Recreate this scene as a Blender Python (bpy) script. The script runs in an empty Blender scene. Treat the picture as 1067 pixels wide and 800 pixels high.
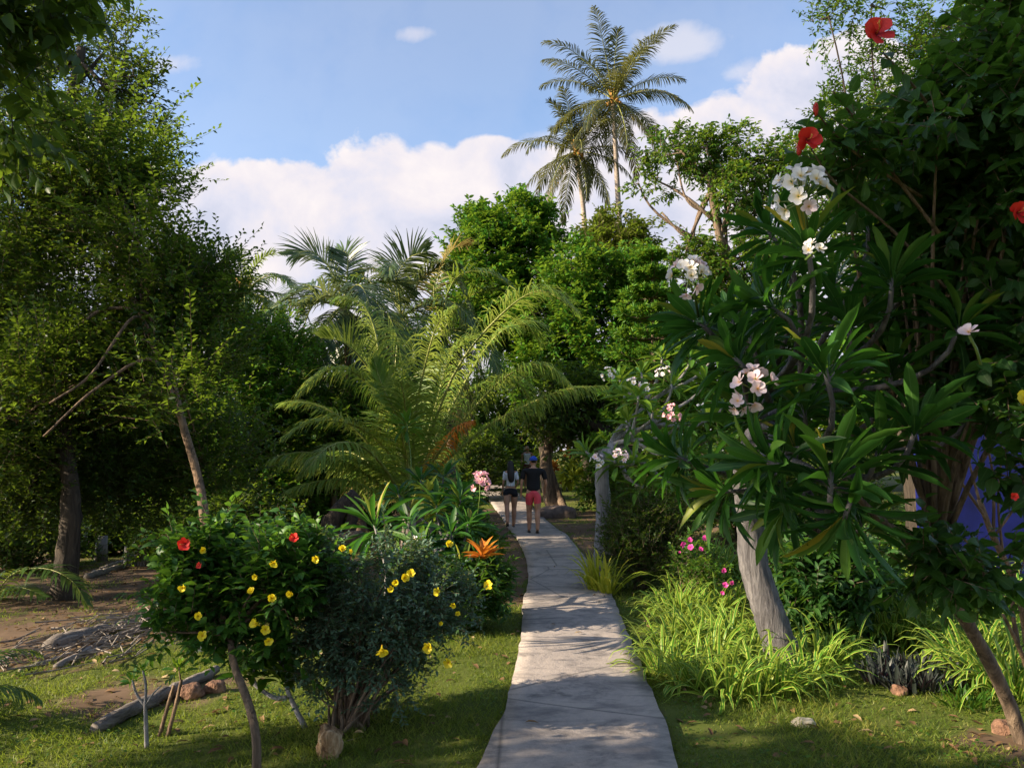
import bpy, math, numpy as np
from mathutils import Vector, noise as mnoise
R = math.radians
C = bpy.context.scene.collection
RNG = np.random.default_rng(11)
# ------------------------------------------------------------------ camera and terrain
EYE = np.array([0.0, 0.0, 1.65]); PITCH = math.atan(82 / 800.0)
def ray(px, py):
    x, y, z = (px - 533.5) / 800.0, 1.0, (400 - py) / 800.0
    c, s = math.cos(PITCH), math.sin(PITCH)
    return np.array([x, y * c - z * s, y * s + z * c])
def at(px, py, Y):
    d = ray(px, py); return EYE + d * (Y / d[1])
def sstep(a, b, x):
    t = np.clip((x - a) / (b - a), 0, 1); return t * t * (3 - 2 * t)
def gz(x, y):
    x = np.asarray(x, float); y = np.asarray(y, float)
    z = 0.0009 * np.maximum(y - 19, 0) ** 2 * (y < 60) + (y >= 60) * (0.0009 * 41 ** 2 + 0.01 * (y - 60))
    z = np.minimum(z, 2.5) + 0.03 * np.maximum(y - 19, 0) * (y < 45) + 0.78 * (y >= 45)
    z = np.minimum(z, 2.6)
    z = z + 0.35 * sstep(2.4, 6, x) * sstep(9, 16, y) - 0.25 * sstep(-4, -12, x) * sstep(6, 20, y)
    z = z + 0.02 * np.sin(x * 1.7 + y * 0.6) * np.sin(y * 1.3 - x * 0.4) * sstep(0.9, 2.0, np.abs(x - 0.5))
    return z
def ground_at(px, py):
    d = ray(px, py); t = 1.0; st = 0.02
    while t < 300:
        p = EYE + d * t
        if p[2] <= float(gz(p[0], p[1])): return p
        t += st * max(1, t * 0.05)
    return EYE + d * 80
def gp(x, y, dz=0.0): return np.array([x, y, float(gz(x, y)) + dz])
def unit(v): 
    v = np.asarray(v, float); n = np.linalg.norm(v, axis=-1, keepdims=True); return v / np.maximum(n, 1e-9)
# ------------------------------------------------------------------ mesh builder
ORG = {}
class MB:
    def __init__(s): s.v = []; s.q = []; s.t = []; s.r = []; s.u = []; s.n = 0; s.mq = []; s.mt = []
    def add(s, v, q=None, t=None, r=0.5, u=0.0, m=0):
        v = np.asarray(v, float).reshape(-1, 3); k = len(v)
        s.v.append(v)
        s.r.append(np.broadcast_to(np.asarray(r, float), (k,)).copy() if np.ndim(r) == 0 else np.asarray(r, float).reshape(-1))
        s.u.append(np.broadcast_to(np.asarray(u, float), (k,)).copy() if np.ndim(u) == 0 else np.asarray(u, float).reshape(-1))
        if q is not None and len(q): q = np.asarray(q, int).reshape(-1, 4) + s.n; s.q.append(q); s.mq.append(np.full(len(q), m))
        if t is not None and len(t): t = np.asarray(t, int).reshape(-1, 3) + s.n; s.t.append(t); s.mt.append(np.full(len(t), m))
        s.n += k; return s
    def build(s, name, mat, parent=None, smooth=True):
        org = ORG.get(parent.name, np.zeros(3)) if parent else np.zeros(3)
        v = np.concatenate(s.v) - org
        q = np.concatenate(s.q) if s.q else np.zeros((0, 4), int); t = np.concatenate(s.t) if s.t else np.zeros((0, 3), int)
        me = bpy.data.meshes.new(name)
        me.vertices.add(len(v)); me.vertices.foreach_set('co', v.astype(np.float32).ravel())
        loops = np.concatenate([q.ravel(), t.ravel()]).astype(np.int32)
        me.loops.add(len(loops)); me.loops.foreach_set('vertex_index', loops)
        tot = np.concatenate([np.full(len(q), 4), np.full(len(t), 3)]).astype(np.int32)
        st = np.concatenate([[0], np.cumsum(tot)[:-1]]).astype(np.int32)
        me.polygons.add(len(tot)); me.polygons.foreach_set('loop_start', st)
        try: me.polygons.foreach_set('loop_total', tot)
        except Exception: pass
        mats = mat if isinstance(mat, (list, tuple)) else [mat]
        for m_ in mats: me.materials.append(m_)
        if len(mats) > 1:
            mi = np.concatenate([np.concatenate(s.mq) if s.mq else np.zeros(0), np.concatenate(s.mt) if s.mt else np.zeros(0)]).astype(np.int32)
            me.polygons.foreach_set('material_index', mi)
        me.polygons.foreach_set('use_smooth', np.full(len(tot), bool(smooth)))
        a = me.attributes.new('rnd', 'FLOAT', 'POINT'); a.data.foreach_set('value', np.concatenate(s.r).astype(np.float32))
        a = me.attributes.new('lu', 'FLOAT', 'POINT'); a.data.foreach_set('value', np.concatenate(s.u).astype(np.float32))
        me.update(calc_edges=True)
        o = bpy.data.objects.new(name, me); C.objects.link(o)
        if parent: o.parent = parent
        ORG[o.name] = org
        return o
def tag(o, label=None, cat=None, group=None, kind=None):
    if label: o['label'] = label
    if cat: o['category'] = cat
    if group: o['group'] = group
    if kind: o['kind'] = kind
    return o
def thing(name, label, cat, loc, group=None):
    o = bpy.data.objects.new(name, None); C.objects.link(o); o.empty_display_size = 0.2
    o.location = tuple(float(a) for a in loc); ORG[o.name] = np.array(loc, float)
    return tag(o, label, cat, group)
def reorigin(o, p):
    """move a top-level mesh object's origin to p, keeping the mesh where it is"""
    p = np.array(p, float); n = len(o.data.vertices); co = np.zeros(n * 3, np.float32)
    o.data.vertices.foreach_get('co', co); co = co.reshape(-1, 3) - p.astype(np.float32)
    o.data.vertices.foreach_set('co', co.ravel()); o.data.update(); o.location = tuple(p); ORG[o.name] = p; return o
# ------------------------------------------------------------------ shapes
def frames(P):
    P = np.asarray(P, float); T = np.gradient(P, axis=0); T = unit(T)
    ref = np.array([0.0, 0, 1]) if abs(T[0][2]) < 0.9 else np.array([0.0, 1, 0])
    A = []; a = unit(np.cross(T[0], ref))
    for t in T:
        a = unit(a - t * np.dot(a, t)); A.append(a)
    A = np.array(A); B = np.cross(T, A); return T, A, B
def tube(mb, P, rad, k=8, rough=0.0, m=0, r=0.5, cap=True, rng=RNG):
    P = np.asarray(P, float); n = len(P); rad = np.broadcast_to(np.asarray(rad, float), (n,))
    T, A, B = frames(P); th = np.arange(k) * 2 * np.pi / k
    rr = rad[:, None] * (1 + rough * rng.normal(size=(n, k)) )
    V = P[:, None] + rr[..., None] * (A[:, None] * np.cos(th)[None, :, None] + B[:, None] * np.sin(th)[None, :, None])
    idx = np.arange(n * k).reshape(n, k)
    a, b, c, d = idx[:-1], np.roll(idx, -1, 1)[:-1], np.roll(idx, -1, 1)[1:], idx[1:]
    q = np.stack([a, b, c, d], -1).reshape(-1, 4); V = V.reshape(-1, 3)
    u = np.repeat(np.linspace(0, 1, n), k)
    t = None
    if cap:
        V = np.vstack([V, P[0], P[-1]]); u = np.concatenate([u, [0, 1]])
        i0, i1 = n * k, n * k + 1
        t = [[i0, idx[0][(j + 1) % k], idx[0][j]] for j in range(k)] + [[i1, idx[-1][j], idx[-1][(j + 1) % k]] for j in range(k)]
    mb.add(V, q, t, r, u, m)
def tubes(mb, P0, P1, r0, r1, k=3, r=0.5):
    """many straight thin twigs"""
    P0 = np.asarray(P0, float); P1 = np.asarray(P1, float); n = len(P0)
    if n == 0: return
    T = unit(P1 - P0); ref = np.where(np.abs(T[:, 2:3]) < 0.9, [[0, 0, 1.0]], [[0, 1.0, 0]])
    A = unit(np.cross(T, ref)); B = np.cross(T, A); th = np.arange(k) * 2 * np.pi / k
    D = A[:, None] * np.cos(th)[None, :, None] + B[:, None] * np.sin(th)[None, :, None]
    r0 = np.broadcast_to(r0, (n,))[:, None, None]; r1 = np.broadcast_to(r1, (n,))[:, None, None]
    V = np.concatenate([P0[:, None] + D * r0, P1[:, None] + D * r1], 1)
    base = np.arange(n)[:, None, None] * (2 * k); j = np.arange(k); jn = (j + 1) % k
    q = base + np.stack([j, jn, jn + k, j + k], -1)[None]
    mb.add(V, q.reshape(-1, 4), None, r)
def bez(p0, p1, p2, p3, n=12):
    t = np.linspace(0, 1, n)[:, None]; p0, p1, p2, p3 = map(lambda a: np.asarray(a, float), (p0, p1, p2, p3))
    return (1 - t) ** 3 * p0 + 3 * t * (1 - t) ** 2 * p1 + 3 * t * t * (1 - t) * p2 + t ** 3 * p3
def spline(pts, n=24):
    """Catmull-Rom through the points"""
    P = np.asarray(pts, float); P = np.vstack([2 * P[0] - P[1], P, 2 * P[-1] - P[-2]]); out = []; segs = len(P) - 3; per = max(2, n // segs)
    for i in range(segs):
        a, b, c, d = P[i:i + 4]
        for t in np.linspace(0, 1, per, endpoint=False):
            out.append(0.5 * (2 * b + (c - a) * t + (2 * a - 5 * b + 4 * c - d) * t * t + (3 * b - a - 3 * c + d) * t ** 3))
    out.append(P[-2]); return np.array(out)
def ball(mb, c, rx, ry=None, rz=None, nu=12, nv=8, rough=0.0, m=0, r=0.5, rng=RNG, axis=None):
    ry = ry or rx; rz = rz or rx
    th = np.linspace(0, np.pi, nv + 1)[1:-1]; ph = np.arange(nu) * 2 * np.pi / nu
    V = np.array([[np.sin(a) * np.cos(b), np.sin(a) * np.sin(b), np.cos(a)] for a in th for b in ph] + [[0, 0, 1], [0, 0, -1]])
    V = V * (1 + rough * rng.normal(size=(len(V), 1)))
    V = V * np.array([rx, ry, rz])
    if axis is not None:
        Z = unit(axis); X = unit(np.cross([0.1, 1, 0.2], Z)); Y = np.cross(Z, X); V = V @ np.array([X, Y, Z])
    V = V + np.asarray(c, float)
    idx = np.arange((nv - 1) * nu).reshape(nv - 1, nu); rl = np.roll(idx, -1, 1)
    q = np.stack([idx[:-1], idx[1:], rl[1:], rl[:-1]], -1).reshape(-1, 4)
    top, bot = (nv - 1) * nu, (nv - 1) * nu + 1
    t = [[top, idx[0][j], rl[0][j]] for j in range(nu)] + [[bot, rl[-1][j], idx[-1][j]] for j in range(nu)]
    mb.add(V, q, t, r, 0, m)
def box(mb, c, s, rot=0.0, m=0):
    x, y, z = np.array(s) / 2; V = np.array([[a * x, b * y, d * z] for a in (-1, 1) for b in (-1, 1) for d in (-1, 1)], float)
    cr, sr = math.cos(rot), math.sin(rot); V = V @ np.array([[cr, sr, 0], [-sr, cr, 0], [0, 0, 1]]) + np.asarray(c, float)
    mb.add(V, [[0, 1, 3, 2], [4, 6, 7, 5], [0, 4, 5, 1], [2, 3, 7, 6], [0, 2, 6, 4], [1, 5, 7, 3]], None, m=m)
# leaf templates: (along, across, up), faces
def blade_template(st, wd, fold=0.15, droop=0.15, wave=0.0):
    V = []; q = []; U = []
    for i, (s, w) in enumerate(zip(st, wd)):
        z = -droop * s * s
        zz = wave * math.sin(i * 2.4)
        V += [(s, -w, z + fold * w + zz), (s, 0, z), (s, w, z + fold * w - zz)]; U += [-1, 0, 1]
    for i in range(len(st) - 1):
        a = 3 * i; q += [(a, a + 3, a + 4, a + 1), (a + 1, a + 4, a + 5, a + 2)]
    return np.array(V, float), np.array(q), np.zeros((0, 3), int), np.array(U, float)
T_SMALL = (np.array([(0, 0, 0), (.45, -.5, .1), (1, 0, -.05), (.45, .5, .1)], float), np.zeros((0, 4), int), np.array([(0, 1, 2), (0, 2, 3)]), np.array([0, 1, 0, 1.]))
T_MID = (np.array([(0, 0, 0), (.3, -.45, .1), (.3, 0, 0.02), (.3, .45, .1), (.7, -.34, .02), (.7, 0, -.06), (.7, .34, .02), (1, 0, -.2)], float),
         np.array([(1, 4, 5, 2), (2, 5, 6, 3)]), np.array([(0, 1, 2), (0, 2, 3), (4, 7, 5), (5, 7, 6)]), np.array([0, -1, 0, 1, -1, 0, 1, 0.]))
T_LONG = blade_template([0, .1, .25, .45, .65, .82, .93, 1], [.02, .06, .26, .44, .5, .4, .2, .01], fold=.1, droop=.12, wave=.012)
T_LONG2 = blade_template([0, .1, .25, .45, .65, .82, .93, 1], [.02, .06, .26, .44, .5, .4, .2, .01], fold=.16, droop=.42, wave=.01)
T_LANCE = blade_template([0, .2, .5, .8, 1], [.06, .4, .5, .3, .01], fold=.2, droop=.3)
T_OVATE = blade_template([0, .12, .3, .5, .7, .88, 1], [.02, .3, .48, .46, .33, .15, .0], fold=.18, droop=.28, wave=.02)
T_PETAL = blade_template([0, .25, .55, .8, 1], [.1, .3, .5, .48, .12], fold=.25, droop=-.05)
def scatter(mb, tp, P, T, N, L, Wd, r, m=0, radial=False):
    tv, tq, tt, tu = tp; P = np.asarray(P, float); n = len(P)
    if n == 0: return
    T = unit(T); N = np.asarray(N, float); N = unit(N - T * np.sum(N * T, 1, keepdims=True)); B = np.cross(T, N)
    L = np.broadcast_to(L, (n,)); Wd = np.broadcast_to(Wd, (n,)); r = np.broadcast_to(r, (n,))
    V = P[:, None] + T[:, None] * (tv[None, :, 0:1] * L[:, None, None]) + B[:, None] * (tv[None, :, 1:2] * Wd[:, None, None]) + N[:, None] * (tv[None, :, 2:3] * L[:, None, None])
    k = len(tv); off = (np.arange(n) * k)[:, None, None]
    q = (tq[None] + off).reshape(-1, 4) if len(tq) else None; t = (tt[None] + off).reshape(-1, 3) if len(tt) else None
    mb.add(V.reshape(-1, 3), q, t, np.repeat(r, k), np.tile(tv[:, 0] if radial else tu, n), m)
def rdirs(n, rng=RNG): return unit(rng.normal(size=(n, 3)))
# ------------------------------------------------------------------ materials
def newmat(name):
    m = bpy.data.materials.new(name); m.use_nodes = True; nt = m.node_tree; nt.nodes.clear(); return m, nt
def N(nt, typ, **kw):
    n = nt.nodes.new(typ)
    for k, v in kw.items():
        if k.startswith('i_'):
            n.inputs[k[2:].replace('_', ' ')].default_value = v
        else: setattr(n, k, v)
    return n
def L(nt, a, b): nt.links.new(a, b)
def ramp(nt, fac, stops, interp='LINEAR'):
    r = N(nt, 'ShaderNodeValToRGB'); r.color_ramp.interpolation = interp; e = r.color_ramp.elements
    while len(e) < len(stops): e.new(0.5)
    for el, (p, c) in zip(e, stops): el.position = p; el.color = (*c, 1) if len(c) == 3 else c
    L(nt, fac, r.inputs[0]); return r.outputs[0]
def mixc(nt, fac, a, b, mode='MIX'):
    m = N(nt, 'ShaderNodeMix', data_type='RGBA', blend_type=mode)
    for s, v in ((0, fac), (6, a), (7, b)):
        if hasattr(v, 'is_linked') or hasattr(v, 'links'): L(nt, v, m.inputs[s])
        else: m.inputs[s].default_value = v if s == 0 else (*v, 1)
    return m.outputs[2]
def math_(nt, op, a, b=None, clamp=False):
    m = N(nt, 'ShaderNodeMath', operation=op); m.use_clamp = clamp
    for i, v in enumerate((a, b)):
        if v is None: continue
        if hasattr(v, 'links'): L(nt, v, m.inputs[i])
        else: m.inputs[i].default_value = v
    return m.outputs[0]
def leafmat(name, cols, rough=0.45, transl=0.35, tcol=None, edge=None, rib=None, spec=0.22):
    m, nt = newmat(name); o = N(nt, 'ShaderNodeOutputMaterial')
    at_ = N(nt, 'ShaderNodeAttribute', attribute_name='rnd'); au = N(nt, 'ShaderNodeAttribute', attribute_name='lu')
    col = ramp(nt, at_.outputs['Fac'], [(i / (len(cols) - 1), c) for i, c in enumerate(cols)])
    if edge is not None or rib is not None:
        ab = math_(nt, 'ABSOLUTE', au.outputs['Fac'])
        if edge is not None: col = mixc(nt, math_(nt, 'GREATER_THAN', ab, 0.6), col, edge)
        if rib is not None: col = mixc(nt, math_(nt, 'LESS_THAN', ab, 0.07), col, rib)
    tc = N(nt, 'ShaderNodeTexCoord'); no = N(nt, 'ShaderNodeTexNoise', i_Scale=9.0, i_Detail=2.0); L(nt, tc.outputs['Object'], no.inputs['Vector'])
    col = mixc(nt, math_(nt, 'MULTIPLY', no.outputs['Fac'], 0.35), col, tuple(c * 0.55 for c in cols[0]))
    p = N(nt, 'ShaderNodeBsdfPrincipled', i_Roughness=rough); p.inputs['Specular IOR Level'].default_value = spec
    L(nt, col, p.inputs['Base Color'])
    tr = N(nt, 'ShaderNodeBsdfTranslucent'); 
    L(nt, mixc(nt, 0.75, col, tcol or (0.28, 0.42, 0.03)), tr.inputs['Color'])
    mx = N(nt, 'ShaderNodeMixShader'); mx.inputs[0].default_value = transl
    L(nt, p.outputs[0], mx.inputs[1]); L(nt, tr.outputs[0], mx.inputs[2]); L(nt, mx.outputs[0], o.inputs[0]); return m
def plainmat(name, cols, rough=0.8, scale=6.0, bump=0.3, stretch=(1, 1, 1), spec=0.3, dist=0.02, detail=5.0, pos=(0.35, 0.65)):
    m, nt = newmat(name); o = N(nt, 'ShaderNodeOutputMaterial'); tc = N(nt, 'ShaderNodeTexCoord'); mp = N(nt, 'ShaderNodeMapping')
    mp.inputs['Scale'].default_value = stretch; L(nt, tc.outputs['Object'], mp.inputs[0])
    no = N(nt, 'ShaderNodeTexNoise', i_Scale=scale, i_Detail=detail, i_Roughness=0.6); L(nt, mp.outputs[0], no.inputs['Vector'])
    n = len(cols); col = ramp(nt, no.outputs['Fac'], [(pos[0] + (pos[1] - pos[0]) * i / max(1, n - 1), c) for i, c in enumerate(cols)])
    p = N(nt, 'ShaderNodeBsdfPrincipled', i_Roughness=rough); p.inputs['Specular IOR Level'].default_value = spec; L(nt, col, p.inputs['Base Color'])
    b = N(nt, 'ShaderNodeBump', i_Strength=bump, i_Distance=dist); L(nt, no.outputs['Fac'], b.inputs['Height']); L(nt, b.outputs[0], p.inputs['Normal'])
    L(nt, p.outputs[0], o.inputs[0]); return m
def barkmat(name, dark, mid, light, ring=False, scale=5.0, furrow=1.0):
    m, nt = newmat(name); o = N(nt, 'ShaderNodeOutputMaterial'); tc = N(nt, 'ShaderNodeTexCoord'); mp = N(nt, 'ShaderNodeMapping')
    mp.inputs['Scale'].default_value = (1, 1, 6.0) if ring else (3.2, 3.2, 0.45); L(nt, tc.outputs['Object'], mp.inputs[0])
    no = N(nt, 'ShaderNodeTexNoise', i_Scale=scale, i_Detail=6.0, i_Roughness=0.65); no.inputs['Distortion'].default_value = 1.2; L(nt, mp.outputs[0], no.inputs['Vector'])
    n2 = N(nt, 'ShaderNodeTexNoise', i_Scale=1.7, i_Detail=3.0); L(nt, tc.outputs['Object'], n2.inputs['Vector'])
    col = ramp(nt, no.outputs['Fac'], [(0.32, dark), (0.48, mid), (0.7, light)])
    col = mixc(nt, math_(nt, 'MULTIPLY', n2.outputs['Fac'], 0.5), col, tuple(0.5 * (a + b) for a, b in zip(dark, mid)))
    p = N(nt, 'ShaderNodeBsdfPrincipled', i_Roughness=0.85); p.inputs['Specular IOR Level'].default_value = 0.25; L(nt, col, p.inputs['Base Color'])
    b = N(nt, 'ShaderNodeBump', i_Strength=0.9 * furrow, i_Distance=0.03); L(nt, no.outputs['Fac'], b.inputs['Height']); L(nt, b.outputs[0], p.inputs['Normal'])
    L(nt, p.outputs[0], o.inputs[0]); return m
M = {}
M['leaf_dark'] = leafmat('small dark foliage', [(.012, .030, .006), (.022, .060, .010), (.06, .115, .015)], .5, .3)
M['leaf_mid'] = leafmat('mid green foliage', [(.018, .055, .008), (.038, .11, .012), (.11, .19, .018)], .42, .35)
M['leaf_tree'] = leafmat('shoot tipped foliage', [(.010, .030, .006), (.022, .065, .009), (.12, .19, .014)], .45, .33)
M['frond_dark'] = leafmat('high palm leaflet', [(.018, .028, .012), (.036, .046, .020), (.10, .085, .035)], .4, .25, tcol=(.3, .3, .06))
M['leaf_bright'] = leafmat('bright glossy foliage', [(.020, .085, .009), (.05, .18, .014), (.20, .34, .028)], .42, .35)
M['leaf_olive'] = leafmat('olive foliage', [(.06, .075, .014), (.11, .13, .02), (.19, .18, .03)], .5, .35)
M['leaf_shadow'] = leafmat('sparse distant foliage', [(.02, .04, .014), (.035, .06, .018), (.05, .09, .02)], .5, .25)
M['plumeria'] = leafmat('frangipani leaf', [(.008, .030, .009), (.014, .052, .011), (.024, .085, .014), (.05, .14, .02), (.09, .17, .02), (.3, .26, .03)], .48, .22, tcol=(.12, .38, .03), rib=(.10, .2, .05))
M['plumeria_lit'] = leafmat('sunlit frangipani leaf', [(.05, .14, .02), (.10, .23, .025), (.25, .33, .03)], .38, .35, rib=(.2, .3, .08))  # lit copy of the frangipani leaf, sunlight painted into its colour
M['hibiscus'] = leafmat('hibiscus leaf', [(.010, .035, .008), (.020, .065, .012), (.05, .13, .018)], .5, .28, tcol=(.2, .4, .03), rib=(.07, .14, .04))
M['hibiscus_lit'] = leafmat('lit hibiscus leaf', [(.014, .05, .010), (.03, .10, .015), (.09, .21, .025)], .45, .3, tcol=(.2, .4, .03), rib=(.07, .14, .04))  # lit copy of the hibiscus leaf, brightness painted into its colour
M['allamanda'] = leafmat('blue green small leaf', [(.045, .095, .06), (.08, .145, .095), (.14, .22, .14)], .42, .2)
M['strap'] = leafmat('striped strap leaf', [(.035, .14, .012), (.06, .20, .015), (.12, .25, .03)], .4, .38, edge=(.46, .52, .09), tcol=(.4, .5, .06))
M['strap_dark'] = leafmat('purple strap leaf', [(.02, .028, .022), (.035, .045, .038), (.06, .065, .06)], .4, .1, tcol=(.2, .05, .1))
M['yellow_strap'] = leafmat('yellow strap leaf', [(.22, .32, .03), (.42, .46, .04), (.6, .56, .08)], .45, .35, tcol=(.6, .6, .05))
M['orange_leaf'] = leafmat('orange leaf', [(.45, .10, .02), (.6, .22, .03), (.65, .35, .05)], .45, .3, tcol=(.8, .3, .03))
M['frond'] = leafmat('palm leaflet', [(.035, .075, .02), (.06, .12, .03), (.12, .18, .04)], .33, .3, tcol=(.3, .4, .04))
M['frond_bright'] = leafmat('young palm leaflet', [(.07, .16, .02), (.15, .25, .03), (.34, .37, .07)], .42, .34, tcol=(.42, .5, .08))
M['frond_silver'] = leafmat('old palm leaflet', [(.035, .07, .03), (.07, .12, .05), (.15, .19, .08)], .3, .25, tcol=(.25, .3, .08))
M['frond_brown'] = leafmat('dry palm leaflet', [(.10, .10, .03), (.2, .18, .05), (.34, .28, .08)], .6, .3, tcol=(.5, .35, .1))
M['grass'] = leafmat('lawn blade', [(.045, .085, .012), (.11, .165, .018), (.3, .27, .06)], .5, .35, tcol=(.35, .45, .04))
M['litter'] = leafmat('fallen leaf', [(.09, .05, .025), (.22, .13, .06), (.5, .38, .2)], .7, .15, tcol=(.4, .25, .1))
M['bark_grey'] = barkmat('grey furrowed bark', (.035, .032, .033), (.11, .104, .107), (.21, .198, .196))
M['bark_pale'] = barkmat('pale grey bark', (.10, .095, .095), (.27, .26, .26), (.42, .40, .385))
M['bark_brown'] = barkmat('brown bark', (.04, .03, .02), (.14, .10, .07), (.3, .22, .15))
M['bark_tan'] = barkmat('peeling tan bark', (.04, .028, .02), (.15, .10, .065), (.36, .24, .15))
M['bark_dark'] = barkmat('dark bark', (.015, .012, .009), (.045, .035, .026), (.09, .07, .05))
M['bark_palm'] = barkmat('ringed palm bark', (.14, .11, .09), (.3, .25, .21), (.45, .38, .33), ring=True, scale=3.0, furrow=.6)
M['rachis'] = plainmat('palm rib', [(.14, .17, .03), (.3, .3, .08)], .45, 3)
M['husk'] = plainmat('coconut husk', [(.30, .14, .03), (.5, .27, .06)], .6, 5)
M['white_petal'] = None
def petalmat(name, inner, mid, outer, transl=.3, p1=.25, p2=.6):
    m, nt = newmat(name); o = N(nt, 'ShaderNodeOutputMaterial'); au = N(nt, 'ShaderNodeAttribute', attribute_name='lu')
    col = ramp(nt, au.outputs['Fac'], [(0.05, inner), (p1, mid), (p2, outer)])
    p = N(nt, 'ShaderNodeBsdfPrincipled', i_Roughness=.55); L(nt, col, p.inputs['Base Color'])
    tr = N(nt, 'ShaderNodeBsdfTranslucent'); L(nt, col, tr.inputs['Color']); mx = N(nt, 'ShaderNodeMixShader'); mx.inputs[0].default_value = transl
    L(nt, p.outputs[0], mx.inputs[1]); L(nt, tr.outputs[0], mx.inputs[2]); L(nt, mx.outputs[0], o.inputs[0]); return m
M['white_petal'] = petalmat('white frangipani petal', (.75, .5, .05), (.85, .75, .55), (.86, .84, .86))
M['blush_petal'] = petalmat('blush frangipani petal', (.75, .42, .08), (.82, .6, .58), (.82, .68, .74))
M['pink_petal'] = petalmat('pink frangipani petal', (.8, .5, .2), (.8, .45, .48), (.8, .42, .5))
M['magenta_petal'] = petalmat('magenta petal', (.5, .02, .15), (.7, .05, .3), (.75, .08, .38))
M['red_petal'] = petalmat('red hibiscus petal', (.25, .0, .01), (.62, .015, .015), (.75, .03, .02))
M['yellow_petal'] = petalmat('yellow trumpet petal', (.55, .30, .01), (.75, .58, .01), (.80, .66, .02))
# ------------------------------------------------------------------ plant generators
def ell(px, py, rx, ry, Y, ry_m=None, w=1.0):
    """a crown lobe: where it stands, its half width, half height and half depth in metres"""
    c = at(px, py, Y); s = Y / 800.0
    return (c, np.array([rx * s, ry_m if ry_m else max(0.5 * (rx + ry) * s, 0.3), ry * s]), w)
def lobes_points(lobes, n, rng, gap=0.0, gscale=0.8, inner=0.35):
    vol = np.array([e[1].prod() ** (2 / 3) * e[2] for e in lobes]); k = rng.choice(len(lobes), n, p=vol / vol.sum()); out = []; nr = []
    cs = np.array([e[0] for e in lobes]); rs = np.array([e[1] for e in lobes])
    d = rdirs(n, rng); rad = (inner ** 3 + (1 - inner ** 3) * rng.random(n)) ** (1 / 3.0)
    P = cs[k] + d * rs[k] * rad[:, None]; O = unit(d / rs[k])
    if gap > 0:
        keep = np.array([mnoise.noise(Vector(p * gscale + 31.7)) for p in P]) > (gap - 0.5); P, O = P[keep], O[keep]
    ok = P[:, 2] > gz(P[:, 0], P[:, 1]) + 0.08
    return P[ok], O[ok]
def leafy(leafmb, woodmb, P, O, rng, ntw=8, tl=0.5, m=8, ll=0.06, lw=0.03, tp=T_SMALL, up=0.35, out=0.7, twr=0.004, spread=0.25, droop=0.1, hang=0.0, rand=0.8):
    n = len(P) * ntw
    c = np.repeat(P, ntw, 0) + rng.normal(size=(n, 3)) * spread * tl
    D = unit(rdirs(n, rng) * rand + np.repeat(O, ntw, 0) * out + np.array([0, 0, up]))
    Ls = tl * rng.uniform(.5, 1.25, n)
    if woodmb is not None and twr > 0:
        tubes(woodmb, c, c + D * Ls[:, None] + np.array([0, 0, -droop]) * (Ls ** 2)[:, None], twr, twr * .4, 3)
    t = (np.arange(m) + .5) / m * .95 + .05
    Pl = c[:, None] + D[:, None] * (Ls[:, None] * t)[..., None] + np.array([0, 0, -droop]) * ((Ls[:, None] * t) ** 2)[..., None]
    side = unit(np.cross(D, [0.02, 0.03, 1.0])); upv = np.cross(side, D)
    sg = np.where(np.arange(m) % 2 == 0, 1.0, -1.0)
    Tl = D[:, None] * .55 + side[:, None] * sg[None, :, None] * .8 + rng.normal(size=(n, m, 3)) * .35 + np.array([0, 0, -hang])
    Nl = upv[:, None] + rng.normal(size=(n, m, 3)) * .45 + np.array([0, 0, .5])
    rr = np.clip(np.repeat(rng.beta(2, 2.5, n), m) * .7 + .3 * rng.random(n * m) , 0, 1)
    rr = np.clip(rr + np.tile((t - .5) * .35, n), 0, 1)
    sc = rng.uniform(.65, 1.2, n * m)
    scatter(leafmb, tp, Pl.reshape(-1, 3), Tl.reshape(-1, 3), Nl.reshape(-1, 3), ll * sc, lw * sc, rr)
def inner_d(P, lobes):
    return np.min([np.linalg.norm((P - c) / r, axis=1) for c, r, w in lobes], axis=0)
def limb(wood, p0, p3, r0, r1, rng, n=10, sag=0.15, k=6):
    p0 = np.asarray(p0, float); p3 = np.asarray(p3, float); d = p3 - p0; Ld = np.linalg.norm(d)
    p1 = p0 + d * .33 + rng.normal(size=3) * sag * Ld * .5 + np.array([0, 0, sag * Ld * .3]); p2 = p0 + d * .7 + rng.normal(size=3) * sag * Ld * .5
    B = bez(p0, p1, p2, p3, n); tube(wood, B, np.linspace(r0, r1, n), k, .05, rng=rng); return B
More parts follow.
